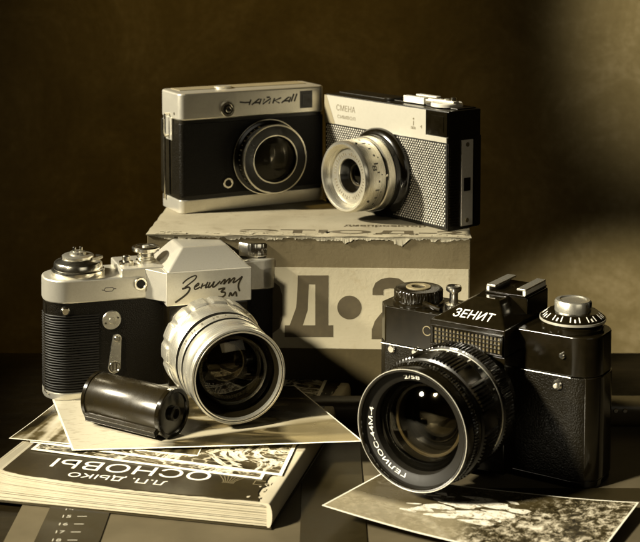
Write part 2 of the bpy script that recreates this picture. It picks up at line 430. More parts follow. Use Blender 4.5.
# print on the lid
MAT['lid_ink'] = worn('faded_lid_print', (.045, .033, .014), (.075, .057, .026), .7, 0, 300, .05)
TOP = lambda u, v, wv: (u, v, BH - .03 + wv)
letter('ЭТЮД-2', 'lid_lettering', 'lid_ink', ld, TOP, 52, 182, 3.2, 14.5, .06, fat=.035)
letter('диапроектор', 'lid_small_lettering', 'lid_ink', ld, TOP, 112, 160, 23, 29, .06, fat=.03)

# ------------------------------------------------------------------ compact half-frame camera (left, on the box)
ch = thing('compact_camera', 'small silver and black camera with a flat black ringed lens, left on the carton', 'camera', (-85.1, 842.7, 97.0), 27.5)
CW, CH, CD = 99.6, 74.0, 32.7
B().prism(round_rect(.7, CW - .7, .7, CD - .5, 4), 8, 57.4).build('body', 'plastic', ch, bevel=.3)
B().prism(round_rect(.35, CW - .35, .35, 17, 3), 10.6, 55.3).build('leatherette', 'leather_fine', ch, bevel=.3)
tp = B().prism(round_rect(0, CW, 0, CD, 4.2, 7), 57.2, CH).build('top_plate', 'satin', ch, bevel=1.3, seg=3)
B().prism(round_rect(0, CW, 0, CD, 4.2, 7), 0, 8.2).build('bottom_plate', 'satin', ch, bevel=.6)
B().box(6, CW - 6, CD * .45, CD - 3, CH - .05, CH + .35).build('accessory_pad', 'dull_plate', tp, bevel=.15)
disc(B(), (36, 17, CH - .1), 5.5, 1.4, 'z', 32).build('counter_dial', 'satin', tp)
# flash socket
ps = ring(B(), (31.3, 0, 63), 4.6, 3.0, 0, 1.7, n=32).build('flash_socket', 'chrome', ch)
disc(B(), (31.3, 0, 63), 3.0, .5, n=24).build('socket_floor', 'matte_black', ps)
ring(B(), (31.9, -.4, 62.9), 2.1, 1.2, 0, 1.3, n=24).build('socket_sleeve', 'chrome', ps)
disc(B(), (31.9, -.4, 62.9), 1.1, .9, n=16).build('socket_pin', 'matte_black', ps)
rb = ring(B(), (31.7, .35, 16.8), 3.4, 2.0, 0, 1.1, n=28).build('rewind_button', 'chrome', ch)
disc(B(), (31.7, .35, 16.8), 2.0, .4, n=20).build('button_core', 'matte_black', rb)
# viewfinder window
vf = B().box(81.6, 90.4, -.25, .05, 60.4, 71.4).build('viewfinder', 'enamel', ch, bevel=.2)
B().box(83.0, 89.0, -.5, -.25, 62.0, 69.8).build('viewfinder_pane', 'enamel', vf, bevel=.15)
# stylised name
f = FRONT(-.02); b = B(); wd = 1.0; sh = .3
def S(pts, x, k=1.0): b.ribbon([(x + p[0] * k + sh * p[1], 64.6 + p[1] * .76) for p in pts], wd, f, .1)
S([(-2, 2.9), (1.6, 2.2), (5.2, 2.2)], 41); S([(5.2, 4.4), (5.2, 0)], 41)
S([(0, 0), (3.6, 4.4), (5.2, 4.4), (5.2, 0)], 48); S([(1.4, 1.5), (5.2, 1.5)], 48)
S([(0, 4.4), (0, 0), (4.4, 4.4), (4.4, 0)], 55.5); S([(1.2, 5.4), (3.4, 5.4)], 55.5)
S([(0, 4.4), (0, 0)], 62.5); S([(4.6, 4.4), (.5, 2.2), (4.8, 0)], 62.5)
S([(0, 0), (3.6, 4.4), (5.2, 4.4), (5.2, 0)], 68.6); S([(1.4, 1.5), (5.2, 1.5)], 68.6)
S([(0, 7.0), (0, .6)], 75.2); S([(0, 7.0), (0, .6)], 77.4)
b.build('name_lettering', 'dark_ink', ch, smooth=False)
# strap lug and latch on the side
lg = B().tube([(-.2, 17, 60), (-3, 17, 60), (-4.2, 17, 57), (-4.2, 17, 49), (-3, 17, 46.5), (-.2, 17, 46.5)], .8).build('strap_lug', 'chrome', ch)
B().box(-.7, .6, 12, 22, 44, 58).build('lug_plate', 'satin', ch, bevel=.3)
B().tube([(-.9, 24, 6), (-.9, 24, 54)], .9).build('hinge_pin', 'chrome', ch)
disc(B(), (.1, 9, 61), 1.0, .3, '-x', 14, .1).build('screw', 'dark_ink', ch)
B().prism(round_rect(17.6, 31.5, 9.2, 56, 2), -.35, .8, lambda a, c, z: (z, a, c)).build('side_cover', 'plastic', ch, bevel=.3)
disc(B(), (-.35, 26, 47), .9, .5, '-x', 12, .1).build('rivet', 'chrome', ch)
# lens
C0 = (58.4, 0, 31.4)
B().lathe([(0, 0), (23.4, 0), (23.4, 1.6), (22.6, 2.2), (0, 2.2)], C0, n=72).build('lens_flange', 'enamel', ch)
ring(B(), C0, 23.9, 23.2, 1.2, 2.0, n=72, ch=.1).build('flange_rim', 'chrome', ch)
lb = B().lathe([(0, 2), (21.2, 2), (21.2, 11.6), (20.6, 12.2), (14.9, 12.2), (14.6, 11.6), (14.2, 8.4), (0, 8.4)], C0, n=72).build('lens_barrel', 'lens_black', ch)
ring(B(), C0, 21.75, 20.7, 11.3, 12.65, n=80, ch=.2).build('lens_rim', 'chrome', lb)
ring(B(), C0, 15.3, 14.4, 11.4, 12.75, n=64, ch=.2).build('inner_rim', 'chrome', lb)
B().lathe([(14.3, 9.5), (10, 10.4), (5, 11.0), (0, 11.2)], C0, n=48).build('front_glass', 'glass', lb)
B().lathe([(14.2, 9.45), (12, 9.3), (0, 9.2)], C0, n=48).build('lens_well', 'matte_black', lb)
b = B()
for q in range(22):
    t = 180 + (q - 8) * 8.5
    hgt = 1.3 if q % 3 else 2.2
    rm = lambda u, v, wv: (C0[0] + (21.2 + wv) * math.cos(R(u)), -v, C0[2] + (21.2 + wv) * math.sin(R(u)))
    b.ribbon([(t, 4.4), (t, 4.4 + hgt)], 1.2 if q % 2 else 2.4, rm, .1)
b.build('scale_marks', 'cream_plate', lb, smooth=False)

# ------------------------------------------------------------------ boxy compact camera (right, on the box)
SX, SY, SYAW = 3.0, 883.1, -51.7
sm = thing('compact_camera', 'boxy black camera with pale face plate, dotted grip and silver lens, on the carton', 'camera', (SX, SY, 97.0), SYAW)
SW, SH, SD = 113.3, 69.6, 26.4
B().box(0, SW, .5, SD, 0, SH).build('body', 'plastic', sm, bevel=.8)
B().box(3, SW - 2, SD * .35, SD - 2, SH - .05, SH + .8).build('top_cover', 'plastic', sm, bevel=.4)
# pale face plate, notched round the viewfinder
fp = B().prism([(2.6, 51.3), (SW - .6, 51.3), (SW - .6, 54.4), (95.2, 54.4), (95.2, 68.9), (2.6, 68.9)], -.55, .5, lambda a, c, z: (a, z, c)).build('face_plate', 'cream_plate', sm, bevel=.12)
B().prism([(.6, 51.3), (11.2, 51.3), (2.6, 68.9), (.6, 68.9)], -.75, .4, lambda a, c, z: (a, z, c)).build('corner_plate', 'dull_plate', sm, bevel=.1)
vw = B().box(95.6, SW - .5, -.3, .5, 54.8, 68.9).build('viewfinder', 'enamel', sm, bevel=.15)
B().box(98.5, 110, -.55, -.3, 57.2, 66.5).build('viewfinder_pane', 'enamel', vw, bevel=.15)
letter('СМЕНА', 'name_lettering', 'gray_ink', sm, FRONT(-.55), 12.6, 31.0, 60.2, 64.0, .08)
letter('СИМВОЛ', 'model_lettering', 'gray_ink', sm, FRONT(-.55), 13.6, 31.0, 55.4, 57.6, .08)
b = B(); f = FRONT(-.55)
b.ribbon([(84.6, 58.6), (84.6, 61.4)], .55, f, .08); b.prism(arc(84.6, 62.6, .6, 0, 330, 11), 0, .08, lambda a, c, z: f(a, c, z))
for q in (82.6, 84.0, 85.4): b.ribbon([(q, 56.4), (q, 57.8), (q + .9, 57.8), (q + .9, 56.4)], .35, f, .08)
b.ribbon([(90.6, 58.4), (91.7, 59.4), (91.7, 57.6)], .6, f, .08)
b.build('symbol', 'gray_ink', sm, smooth=False)
# dotted grip panel
gp = B().box(.8, SW - .8, .05, .55, 1.6, 50.6).build('grip_panel', 'matte_black', sm, bevel=.1)
b = B(); row = 0; z = 2.9
while z < 49.8:
    x = 2.2 + (.98 if row % 2 else 0)
    while x < SW - 2:
        if math.hypot(x - 55.2, z - 27.1) > 25.6:
            n = 6; r1, r2 = .62 + random.uniform(-.05, .05), .34
            vs = [(x + r1 * math.cos(k * math.pi / 3), .06, z + r1 * math.sin(k * math.pi / 3)) for k in range(6)] + [(x + r2 * math.cos(k * math.pi / 3), -.26, z + r2 * math.sin(k * math.pi / 3)) for k in range(6)]
            b.quadmesh(vs, [(k, (k + 1) % 6, 6 + (k + 1) % 6, 6 + k) for k in range(6)] + [(6, 7, 8, 9, 10, 11)])
        x += 1.96
    z += 1.42; row += 1
o = b.build('grip_studs', 'silver_paint', gp, smooth=False); o['kind'] = 'stuff'
# right end: ribbed back door, silver latch strip
b = B()
for k in range(30): b.box(SW - .1, SW + .35, 1.6, 9.3, 2 + k * 1.6, 2.9 + k * 1.6)
b.build('side_ribs', 'plastic', sm, smooth=False)
B().box(SW - .1, SW + .5, SD - 5.4, SD - .2, 1, 54).build('door_edge', 'plastic', sm, bevel=.2)
lt = B().box(SW - .05, SW + .75, 10.6, 19.6, 1.8, 52.2).build('latch_strip', 'silver_paint', sm, bevel=.15)
B().box(SW + .7, SW + .95, 12.2, 17.6, 22.2, 30).build('latch_window', 'enamel', lt, bevel=.1)
for zz in (5.0, 49.4):
    q = disc(B(), (SW + .75, 15, zz), 1.35, .4, 'x', 18, .12).build('screw', 'gray_ink', lt)
# top controls: accessory shoe and rewind crank
sho = B().box(66, 84, 8, 22, SH + .7, SH + 1.3).build('accessory_shoe', 'silver_paint', sm, bevel=.15)
for y0 in (8, 20.4):
    B().box(66, 84, y0, y0 + 1.6, SH + 1.2, SH + 4.2).build('shoe_rail', 'silver_paint', sho, bevel=.2)
    yy = 8 if y0 == 8 else 18.2
    B().box(66, 84, yy, yy + 3.8, SH + 3.6, SH + 4.5).build('shoe_lip', 'silver_paint', sho, bevel=.2)
ck = B().lathe([(0, 0), (9.4, 0), (9.4, 1.6), (8.8, 2.2), (0, 2.2)], (97.5, 14, SH + .7), 'z', 48).build('rewind_dial', 'silver_paint', sm)
B().box(89.5, 105.5, 11.6, 16.4, SH + 2.9, SH + 4.1).build('rewind_crank', 'silver_paint', ck, bevel=.4)
disc(B(), (97.5, 14, SH + 4.1), 1.8, .8, 'z', 20).build('crank_screw', 'satin', ck)
disc(B(), (103.2, 14, SH + 4.1), 1.6, 2.2, 'z', 20).build('crank_knob', 'chrome', ck)
disc(B(), (52, 13, SH + .7), 6, 1.2, 'z', 36).build('shutter_collar', 'plastic', sm)
# lens
C1 = (55.2, 0, 27.1)
B().lathe([(0, -.2), (26.8, -.2), (26.8, 2.6), (25.4, 4.4), (23.6, 5.0), (23.2, 8), (0, 8)], C1, n=80).build('lens_base', 'enamel', sm)
B().lathe([(22.6, 7), (22.6, 13.2), (22.0, 13.8), (20.8, 13.8)], C1, n=80).build('focus_ring_rear', 'turned', sm)
B().lathe([(20.9, 13), (20.9, 15.2)], C1, n=80).build('groove', 'matte_black', sm)
fr = B().lathe([(20.8, 14.8), (21.6, 14.9), (21.7, 15.6), (21.7, 27.4), (21.4, 29.0), (20.6, 30.1), (19.4, 30.1), (18.4, 29.2), (17.4, 26.6), (16.6, 25.4), (10.6, 25.0), (10.1, 24.4), (9.9, 19)], C1, n=96).build('front_ring', 'turned', sm)
B().lathe([(9.95, 24.2), (8.2, 20.5), (6.6, 18.5), (6.4, 15), (0, 15)], C1, n=48).build('lens_well', 'lens_black', sm)
ring(B(), C1, 7.0, 6.1, 17.8, 18.9, n=40, ch=.2).build('glass_ring', 'brown_plastic', sm)
B().lathe([(6.5, 18.1), (5, 19.2), (3, 19.9), (0, 20.2)], C1, n=40).build('front_glass', 'glass', sm)
B().lathe([(6.4, 15.2), (3, 16.4), (0, 16.7)], C1, n=40).build('rear_glass', 'inner_glass', sm)
b = B()
def conemap(C, r0, a0, slope): return lambda u, v, wv: (C[0] + (r0 + v) * math.sin(R(u)), C[1] - a0 - v * slope - wv, C[2] + (r0 + v) * math.cos(R(u)))
cm = conemap(C1, 11, 25.05, .066)
for k in range(44):
    if k % 11 == 10: continue
    u = k * 8.2
    b.ribbon([(u, 1.4), (u, 3.4 if k % 2 else 2.6)], 2.4, cm, .08)
b.build('ring_engraving', 'gray_ink', fr, smooth=False)
b = B()
SM = lambda u, v, wv: (C1[0] + (21.7 + wv) * math.sin(R(u)), -v, C1[2] + (21.7 + wv) * math.cos(R(u)))
for k, u in enumerate(range(8, 176, 14)):
    hgt = (1.2, 3.0, 1.8)[k % 3]
    b.ribbon([(u, 19.5), (u, 19.5 + hgt)], 2.2 if k % 3 else 3.4, SM, .08)
    if k % 2: b.ribbon([(u + 4, 17.4), (u + 4, 18.4)], 1.8, SM, .08)
b.build('distance_marks', 'dark_ink', fr, smooth=False)
letter('8', 'distance_numeral', 'dark_ink', fr, lambda u, v, wv: SM(u, 24.4 - v, wv), 66, 75, 0, 3.2, .08)
for u, v in ((84, 14.4), (20, 26.2), (125, 25.5)):
    c = SM(u, v, 0); disc(B(), (0, 0, 0), .9, .6, 'x', 12, .2).build('grub_screw', 'chrome' if v < 20 else 'dark_ink', fr, loc=(c[0] - .2, c[1], c[2]))

# ------------------------------------------------------------------ silver reflex camera (left, on the book)
ZX, ZY, ZZ, ZYAW = -148.0, 740.8, 14.45, 19.5
z3 = thing('reflex_camera', 'silver topped reflex camera with large silver lens standing on the book and prints', 'camera', (ZX, ZY, ZZ), ZYAW, .75)
ZW, ZD = 135.5, 31.0
def body_outline(e=0.0, x0=0.0, x1=ZW):
    r = 13.5
    return arc(x1 - r, r, r + e, -90, 0, 10) + arc(x1 - r, ZD - r, r + e, 0, 90, 10) + arc(x0 + r, ZD - r, r + e, 90, 180, 10) + arc(x0 + r, r, r + e, 180, 270, 10)
B().prism(body_outline(-.4), 3.6, 54).build('body', 'leather_fine', z3, bevel=.3)
B().prism(body_outline(.2), 0, 4.0).build('bottom_plate', 'satin', z3, bevel=.7)
tp = B().prism(body_outline(.3), 53.6, 66.6).build('top_plate', 'satin', z3, bevel=1.1, seg=3)
# raised housing from the prism to the right end
ro = [(40.6, .0)] + arc(ZW - 13.5, 13.5, 13.8, -90, 0, 10) + arc(ZW - 13.5, ZD - 13.5, 13.8, 0, 90, 10) + [(40.6, ZD + .3)]
rh = B().prism(ro, 53.4, 70.8).build('raised_housing', 'satin', z3, bevel=1.0, seg=3)
# prism housing
ph = B().hexa([(63, -12, 51.2), (111.6, -12, 51.2), (111.6, 28, 51.2), (63, 28, 51.2)], [(63, -12, 70), (111.6, -12, 70), (111.6, 28, 70), (63, 28, 70)]).build('prism_housing', 'satin', z3, bevel=.7)
B().hexa([(63.2, -11.8, 69.6), (111.4, -11.8, 69.6), (111.4, 29, 69.6), (63.2, 29, 69.6)], [(75.0, 1.5, 80.8), (100.8, 1.5, 80.8), (100.8, 30, 80.8), (75.0, 30, 80.8)]).build('prism_roof', 'satin', z3, bevel=1.2, seg=3)
B().hexa([(52, 2, 53.6), (63.4, -11.6, 53.6), (63.4, 10, 53.6), (52, 10, 53.6)], [(52, 2, 70.4), (63.4, -11.6, 69.6), (63.4, 10, 69.6), (52, 10, 70.4)]).build('prism_shoulder', 'satin', z3, bevel=.5)
B().box(64.5, 110, -11.4, 4, 6, 51.2).build('mirror_box', 'enamel', z3, bevel=1.0)
# handwritten name: strokes measured on the plate
def cz(px, py):
    u = (px - 66) / 541.0; top = 265 - 25 * u; bot = 480 - 30 * u
    return 63.2 + u * 48.2, 51.3 + (bot - py) / (bot - top) * 18.6
def smooth_path(p, k=5):
    out = []
    for i in range(len(p) - 1):
        a, b_, c_, d = (Vector(p[max(i - 1, 0)]), Vector(p[i]), Vector(p[i + 1]), Vector(p[min(i + 2, len(p) - 1)]))
        for j in range(k):
            t = j / k
            out.append(.5 * ((2 * b_) + (c_ - a) * t + (2 * a - 5 * b_ + 4 * c_ - d) * t * t + (3 * b_ - a - 3 * c_ + d) * t ** 3))
    out.append(Vector(p[-1])); return out
b = B(); f = FRONT(-12.02)
Q = lambda P: [(x * .9 + 64, y * .9 + 224) for x, y in P]
STR = [([(112, 122), (140, 95), (185, 71), (208, 70), (200, 92), (165, 121), (128, 149)], .8), ([(108, 161), (150, 149), (162, 160), (150, 186), (118, 216), (60, 257)], 1.1),
       ([(194, 151), (224, 134), (222, 122), (201, 140), (194, 158), (205, 165), (236, 149)], .8), ([(254, 124), (240, 161)], .9), ([(247, 146), (276, 134)], .7), ([(290, 114), (273, 154), (288, 150)], .9),
       ([(306, 117), (293, 149), (302, 153), (322, 134), (336, 113), (323, 147), (336, 150), (362, 126), (378, 110)], .9),
       ([(378, 132), (404, 103), (413, 103), (402, 135)], .9), ([(404, 131), (438, 98), (447, 98), (435, 130)], .9), ([(438, 127), (472, 93), (482, 95), (470, 124), (492, 114), (536, 81)], .85), ([(537, 80), (515, 120), (508, 152), (517, 186)], 1.0),
       ([(364, 170), (411, 162), (385, 187), (412, 193), (412, 211), (390, 225), (361, 222)], 1.0), ([(440, 223), (452, 195), (465, 216), (488, 190), (496, 223)], 1.0)]
STR = [(Q(p), w_) for p, w_ in STR]
for pts, wd in STR: b.ribbon(smooth_path([cz(*p) for p in pts]), wd, f, .1)
b.build('name_lettering', 'dark_ink', z3, smooth=False)
# maker's prism mark
b = B(); f = FRONT(-.02)
b.ribbon([(29.6, 60.2), (30.8, 60.0), (31.6, 61.2), (35.6, 61.2), (36.4, 60.4), (37.6, 60.4)], .4, f, .32); b.ribbon([(30.8, 60.2), (31.8, 59.2), (35.4, 59.2), (36.4, 60.4)], .4, f, .32)
b.build('maker_mark', 'dark_ink', z3, smooth=False)
# flash socket
sk = ring(B(), (51, 0, 62.2), 3.7, 2.3, 0, 1.6, n=32).build('flash_socket', 'chrome', z3)
disc(B(), (51, 0, 62.2), 2.3, .7, n=20).build('socket_core', 'matte_black', sk)
# film advance knob on the lower left deck
K = (19.3, 15.2, 66.6)
kn = B().lathe([(0, 0), (14.4, 0), (14.6, .5), (14.6, 2.6), (14.1, 3.1), (13.4, 3.3), (13.2, 6.2), (12.4, 7.2), (9.6, 8.2), (9.2, 8.6), (0, 8.6)], K, 'z', 72).build('advance_knob', 'chrome', z3)
B().lathe([(8.6, 8.4), (8.8, 10.2), (7.8, 10.8), (4.6, 11), (4.4, 12.2), (3.4, 12.6), (0, 12.6)], K, 'z', 48, ).build('counter_cap', 'alu', kn)
for dx in (-2.0, 1.6): disc(B(), (K[0] + dx, K[1], K[2] + 12.2), 1.0, 2.8, 'z', 14, .3).build('cap_pin', 'chrome', kn)
B().tube([(K[0] + 6, K[1] - 6, K[2] + 8.4), (K[0] + 13, K[1] + 1, K[2] + 8.2), (K[0] + 12, K[1] + 9, K[2] + 7.4)], [1.2, 1.1, .7]).build('advance_lever', 'chrome', kn)
# speed dial and shutter button on the raised deck
sd = B().lathe([(0, 0), (5.6, 0), (5.6, 1.2), (4.6, 1.6), (4.6, 2.6), (5.0, 3.0), (4.6, 3.4), (4.6, 5.2), (6.6, 6.0), (7.6, 6.4), (7.8, 8.2), (7.2, 8.8), (5.6, 8.8), (5.2, 8.4), (0, 8.4)], (57.3, 15, 70.8), 'z', 48, mod=lambda j, t: 1 + (.02 * math.sin(t * 24) if j in (9, 10) else 0)).build('speed_dial', 'chrome', z3)
disc(B(), (57.3, 15, 79.2), 2, .7, 'z', 20).build('dial_screw', 'satin', sd)
sb_ = B().lathe([(0, 0), (4.0, 0), (4.0, 1.8), (2.2, 2.4), (2.2, 4.6), (1.7, 5.2), (0, 5.2)], (45.4, 11, 70.8), 'z', 32).build('shutter_button', 'chrome', z3)
# rewind knob, right
rk = B().lathe([(0, 0), (9.6, 0), (9.6, .8), (12.1, 1.0), (12.2, 1.6), (12.2, 8.0), (11.7, 8.7), (10.4, 8.9), (9.9, 8.0), (0, 8.0)], (121.0, 15.2, 70.8), 'z', 120, mod=lambda j, t: 1 + (.011 * math.sin(t * 40) if j in (4, 5) else 0)).build('rewind_knob', 'chrome', z3)
B().lathe([(0, 7.8), (9.6, 7.8), (9.4, 8.4), (4, 8.4), (3.6, 9.2), (0, 9.2)], (121.0, 15.2, 70.8), 'z', 48).build('knob_cap', 'enamel', rk)
for dx, dy in ((-4, -2), (3, 2)): disc(B(), (121.6 + dx, 15.2 + dy, 79.1), .9, .6, 'z', 12, .2).build('knob_screw', 'chrome', rk)
# front controls
dk = B().lathe([(0, 0), (5.3, 0), (5.3, .9), (4.9, 1.3), (2.0, 1.3), (1.9, 2.0), (1.5, 2.4), (0, 2.4)], (35.1, .4, 43), n=40).build('timer_cover', 'alu', z3)
for u in (-3.4, 3.3): disc(B(), (35.1 + u, -.9, 43 + u * .4), .55, .25, n=10, ch=.08).build('pin_hole', 'dark_ink', dk)
lv = B().prism(arc(37.9, 32.6, 2.5, 10, 170, 8) + arc(36.5, 16.8, 3.6, 190, 350, 10), 0, 1.5, lambda a, c, z: (a, .3 - z, c)).build('timer_lever', 'alu', z3, bevel=.3)
disc(B(), (37.9, -1.1, 32.6), 1.7, .9, n=20).build('lever_screw', 'chrome', lv)
b = ring(B(), (36.5, -1.1, 16.8), 3.2, 2.5, 0, .6, n=28, ch=.1); b.build('lever_end_ring', 'chrome', lv)
for u in (-1, .9): B().box(36.5 + u - .35, 36.5 + u + .35, -1.6, -1.1, 14.9, 18.7).build('lever_slot', 'dark_ink', lv)
# ribbed grip wrapped round the left end
b = B(); path = [(28, -.25)] + arc(13.5, 13.5, 13.5, 270, 180, 10) + [(0, ZD - 13.5)]
for k in range(30):
    z = 5.4 + k * 1.42; jt = random.uniform(-.08, .08); b.tube([(x, y, z + jt + .12 * math.sin(x * .7 + k)) for x, y in path], .46 + random.uniform(-.04, .04), 6)
b.build('ribbed_grip', 'matte_black', z3)
sl = disc(B(), (9.6, .6, 50), 2.5, 2.4, n=24, ch=.8).build('strap_stud', 'chrome', z3)
B().tube([(ZW - .4, 12, 51), (ZW + 2, 11, 51), (ZW + 2.4, 11, 46), (ZW + .2, 11, 45)], .7).build('strap_lug', 'chrome', z3)
B().tube([(1.2, 6, 3), (.0, 10, 3.4), (.0, 10, 52.5)], .35).build('door_edge', 'chrome', z3)
# lens, silver with scalloped focusing ring
C2 = (85.2, 0, 30.4)
def scal(j, t): return 1 + (-.030 * max(0, math.cos(t * 15) - .45) / .55 if 2 <= j <= 6 else 0)
ln = B().lathe([(21.5, 10), (21.5, 20), (26.0, 20.4), (27.2, 21.0), (27.4, 21.8), (27.4, 31.6), (27.1, 32.4), (26.2, 33.0), (25.7, 45.6), (25.2, 46.2)], C2, n=360, mod=scal).build('focus_ring', 'turned', z3)
B().lathe([(25.22, 46.15), (23.1, 46.25), (23.1, 49.8)], C2, n=96).build('groove', 'matte_black', z3)
md = B().lathe([(23.0, 49.6), (25.0, 49.7), (25.2, 50.2), (25.1, 56.0), (24.8, 56.6)], C2, n=96).build('aperture_ring', 'turned', z3)
B().lathe([(24.82, 56.55), (23.1, 56.65), (23.1, 59.6)], C2, n=96).build('groove', 'matte_black', z3)
fr = B().lathe([(23.0, 59.4), (24.8, 59.5), (25.0, 60), (24.8, 65.6), (24.3, 66.2), (24.1, 70.2), (24.7, 71), (24.7, 74), (24.4, 74.3)], C2, n=96).build('filter_ring', 'turned', z3)
B().lathe([(24.42, 74.25), (23.6, 74.35), (23.6, 75.8)], C2, n=96).build('rim_groove', 'matte_black', fr)
B().lathe([(24.0, 75.4), (24.9, 75.5), (25.1, 76), (25.1, 77.2), (24.7, 77.9), (23.9, 78), (23.7, 77.6), (23.7, 76)], C2, n=120).build('front_rim', 'turned', fr)
B().lathe([(23.8, 76.4), (23.2, 76.4)], C2, n=96).build('rim_groove', 'matte_black', fr)
B().lathe([(23.3, 76), (23.3, 77.6), (23.1, 77.9), (22.6, 77.9), (22.4, 77.5), (22.3, 75)], C2, n=96).build('inner_rim', 'turned', fr)
wl = B().lathe([(22.4, 77), (22.3, 75), (22.1, 74.4), (21.4, 71.0), (21.0, 70), (19.6, 64), (16, 58), (12, 52), (0, 52)], C2, n=96).build('lens_well', 'lens_black', z3)
B().lathe([(21.1, 69.8), (17, 72.4), (12, 74.2), (6, 75.2), (0, 75.5)], C2, n=64).build('front_glass', 'glass', z3)
B().lathe([(14.8, 58.2), (10, 60.6), (5, 61.8), (0, 62.2)], C2, n=48).build('inner_glass', 'inner_glass', z3)
ring(B(), C2, 17.2, 14.8, 60.2, 61.4, n=64, ch=.2).build('glass_retainer', 'lens_black', z3)
rm2 = lambda u, v, wv: (C2[0] + (15.2 + v) * math.sin(R(u)), C2[1] - 61.45 - wv, C2[2] + (15.2 + v) * math.cos(R(u)))
letter('ГЕЛИОС-44  1:2  F=58mm', 'ring_lettering', 'gray_ink', wl, rm2, 150, 290, 0, 1.2, .06)

# engraved scales
am = lambda u, v, wv: (C2[0] + (25.14 + max(0, 49 - v) * .05 + wv) * math.sin(R(u)), -v, C2[2] + (25.14 + max(0, 49 - v) * .05 + wv) * math.cos(R(u)))
for k, q in enumerate(('16', '11', '8', '5,6', '4', '2,8', '2')):
    letter(q, 'aperture_numeral', 'dark_ink', md, lambda u, v, wv: am(u, v, wv), -62 + k * 15, -62 + k * 15 + 2.6 * len(q), 51.6, 54.6, .06)
b = B()
for k in range(21): b.ribbon([(-70 + k * 6, 43.2), (-70 + k * 6, 45.0 if k % 3 else 41.6)], .8, am, .16)
b.build('distance_ticks', 'dark_ink', ln, smooth=False)

# ------------------------------------------------------------------ black reflex camera (right, on the easel)
QX, QY, QYAW = 29.0, 720.6, -33.0
zn = thing('reflex_camera', 'all black reflex camera with black lens and meter grille standing beside the curled print', 'camera', (QX, QY, 0), QYAW)
QW, QD = 122.0, 31.5
def zo(e=0.0):
    return [(6, -e), (110, -e)] + arc(110.5, 12, 11.5 + e, -62, 0, 8) + arc(110.5, 19.5, 11.5 + e, 0, 80, 8) + [(108, QD + e), (6, QD + e), (-e, 25), (-e, 7)]
B().prism(zo(0.3), 3.4, 54.6).build('body', 'leather', zn, bevel=.4)
B().prism(arc(110.5, 12, 12.1, -58, 0, 8) + arc(110.5, 19.5, 12.1, 0, 80, 8) + [(108, QD + .4), (107, 20), (111, 4)], 3.8, 54.9).build('end_cover', 'enamel', zn, bevel=.5)
B().prism(zo(.1), 0, 3.6).build('bottom_plate', 'enamel', zn, bevel=.7)
B().prism(zo(0), 54.8, 74.9).build('top_plate', 'enamel', zn, bevel=.9, seg=3)
B().tube([(x, y, 54.7) for x, y in [(4, -.3), (40, -.45)]], .22, 6).build('edge_reflection_line', 'satin', zn)  # satin line put in for the reflection along the plate's lower edge
B().tube([(x, y, 54.7) for x, y in [(84, -.45), (110, -.45)]], .22, 6).build('edge_reflection_line', 'satin', zn)  # same edge reflection as a satin line, right of the prism
# mirror box and prism with the meter grille
B().box(39.6, 81.4, -13.4, 4, 4, 63).build('mirror_box', 'enamel', zn, bevel=.8)
hd = B().hexa([(39.8, -13.4, 62.8), (81.2, -13.4, 62.8), (81.2, 24, 62.8), (39.8, 24, 62.8)], [(39.8, -13.4, 76.4), (81.2, -13.4, 76.4), (81.2, 24, 76.4), (39.8, 24, 76.4)]).build('prism_housing', 'enamel', zn, bevel=.8)
RB = [(40.4, -12.8, 76.2), (80.8, -12.8, 76.2), (82, 26, 76.2), (39, 26, 76.2)]; RT = [(55.5, 5.0, 86.0), (69.0, 5.0, 86.0), (70.5, 26, 86.0), (54, 26, 86.0)]
pr = B().hexa(RB, RT).build('prism_roof', 'enamel', zn, bevel=.8)
B().box(56.0, 80.0, 15, 41, 74.6, 86.4).build('eyepiece_block', 'enamel', zn, bevel=1.2)
# name on the sloping face
V1, V2, V3 = Vector(RB[0]), Vector(RT[0]), Vector(RB[1])
ex = (V3 - V1).normalized(); ev = Vector((0, V2.y - V1.y, V2.z - V1.z)).normalized(); en = ex.cross(ev)
f = lambda u, v, wv: tuple(V1 + ex * u + ev * v + en * (wv + .02))
letter('ЗЕНИТ', 'name_lettering', 'white_ink', pr, f, 9.6, 31.0, 4.2, 10.2, .12, shear=.08)
# grille
gf = B(); x0, x1, z0, z1 = 42.4, 79.0, 64.8, 73.0; y = -13.4
for a in ((x0 - 1.4, x1 + 1.4, z0 - 1.1, z0), (x0 - 1.4, x1 + 1.4, z1, z1 + 1.1), (x0 - 1.4, x0, z0, z1), (x1, x1 + 1.4, z0, z1)): gf.box(a[0], a[1], y - 1.5, y + .1, a[2], a[3])
gr = gf.build('meter_frame', 'enamel', zn, bevel=.3)
B().box(x0, x1, y - .3, y, z0, z1).build('meter_cell', 'cell', gr)
g = B()
for k in range(1, 18): xx = x0 + (x1 - x0) * k / 18; g.box(xx - .28, xx + .28, y - 1.0, y - .25, z0, z1)
for k in range(1, 4): zz = z0 + (z1 - z0) * k / 4; g.box(x0, x1, y - .95, y - .25, zz - .28, zz + .28)
g.build('meter_grille', 'plastic', gr, smooth=False)
# hot shoe
sh_ = B().box(57, 79, 14, 41, 86.3, 87.2).build('hot_shoe', 'enamel', zn, bevel=.2)
for xa, xl in ((57.2, 57.2), (77.3, 73.9)):
    B().box(xa, xa + 1.5, 15, 40, 87.1, 89.4).build('shoe_rail', 'silver_paint', sh_, bevel=.2)
    B().box(xl, xl + 4.9, 15, 40, 89.2, 90.3).build('shoe_lip', 'alu', sh_, bevel=.25)
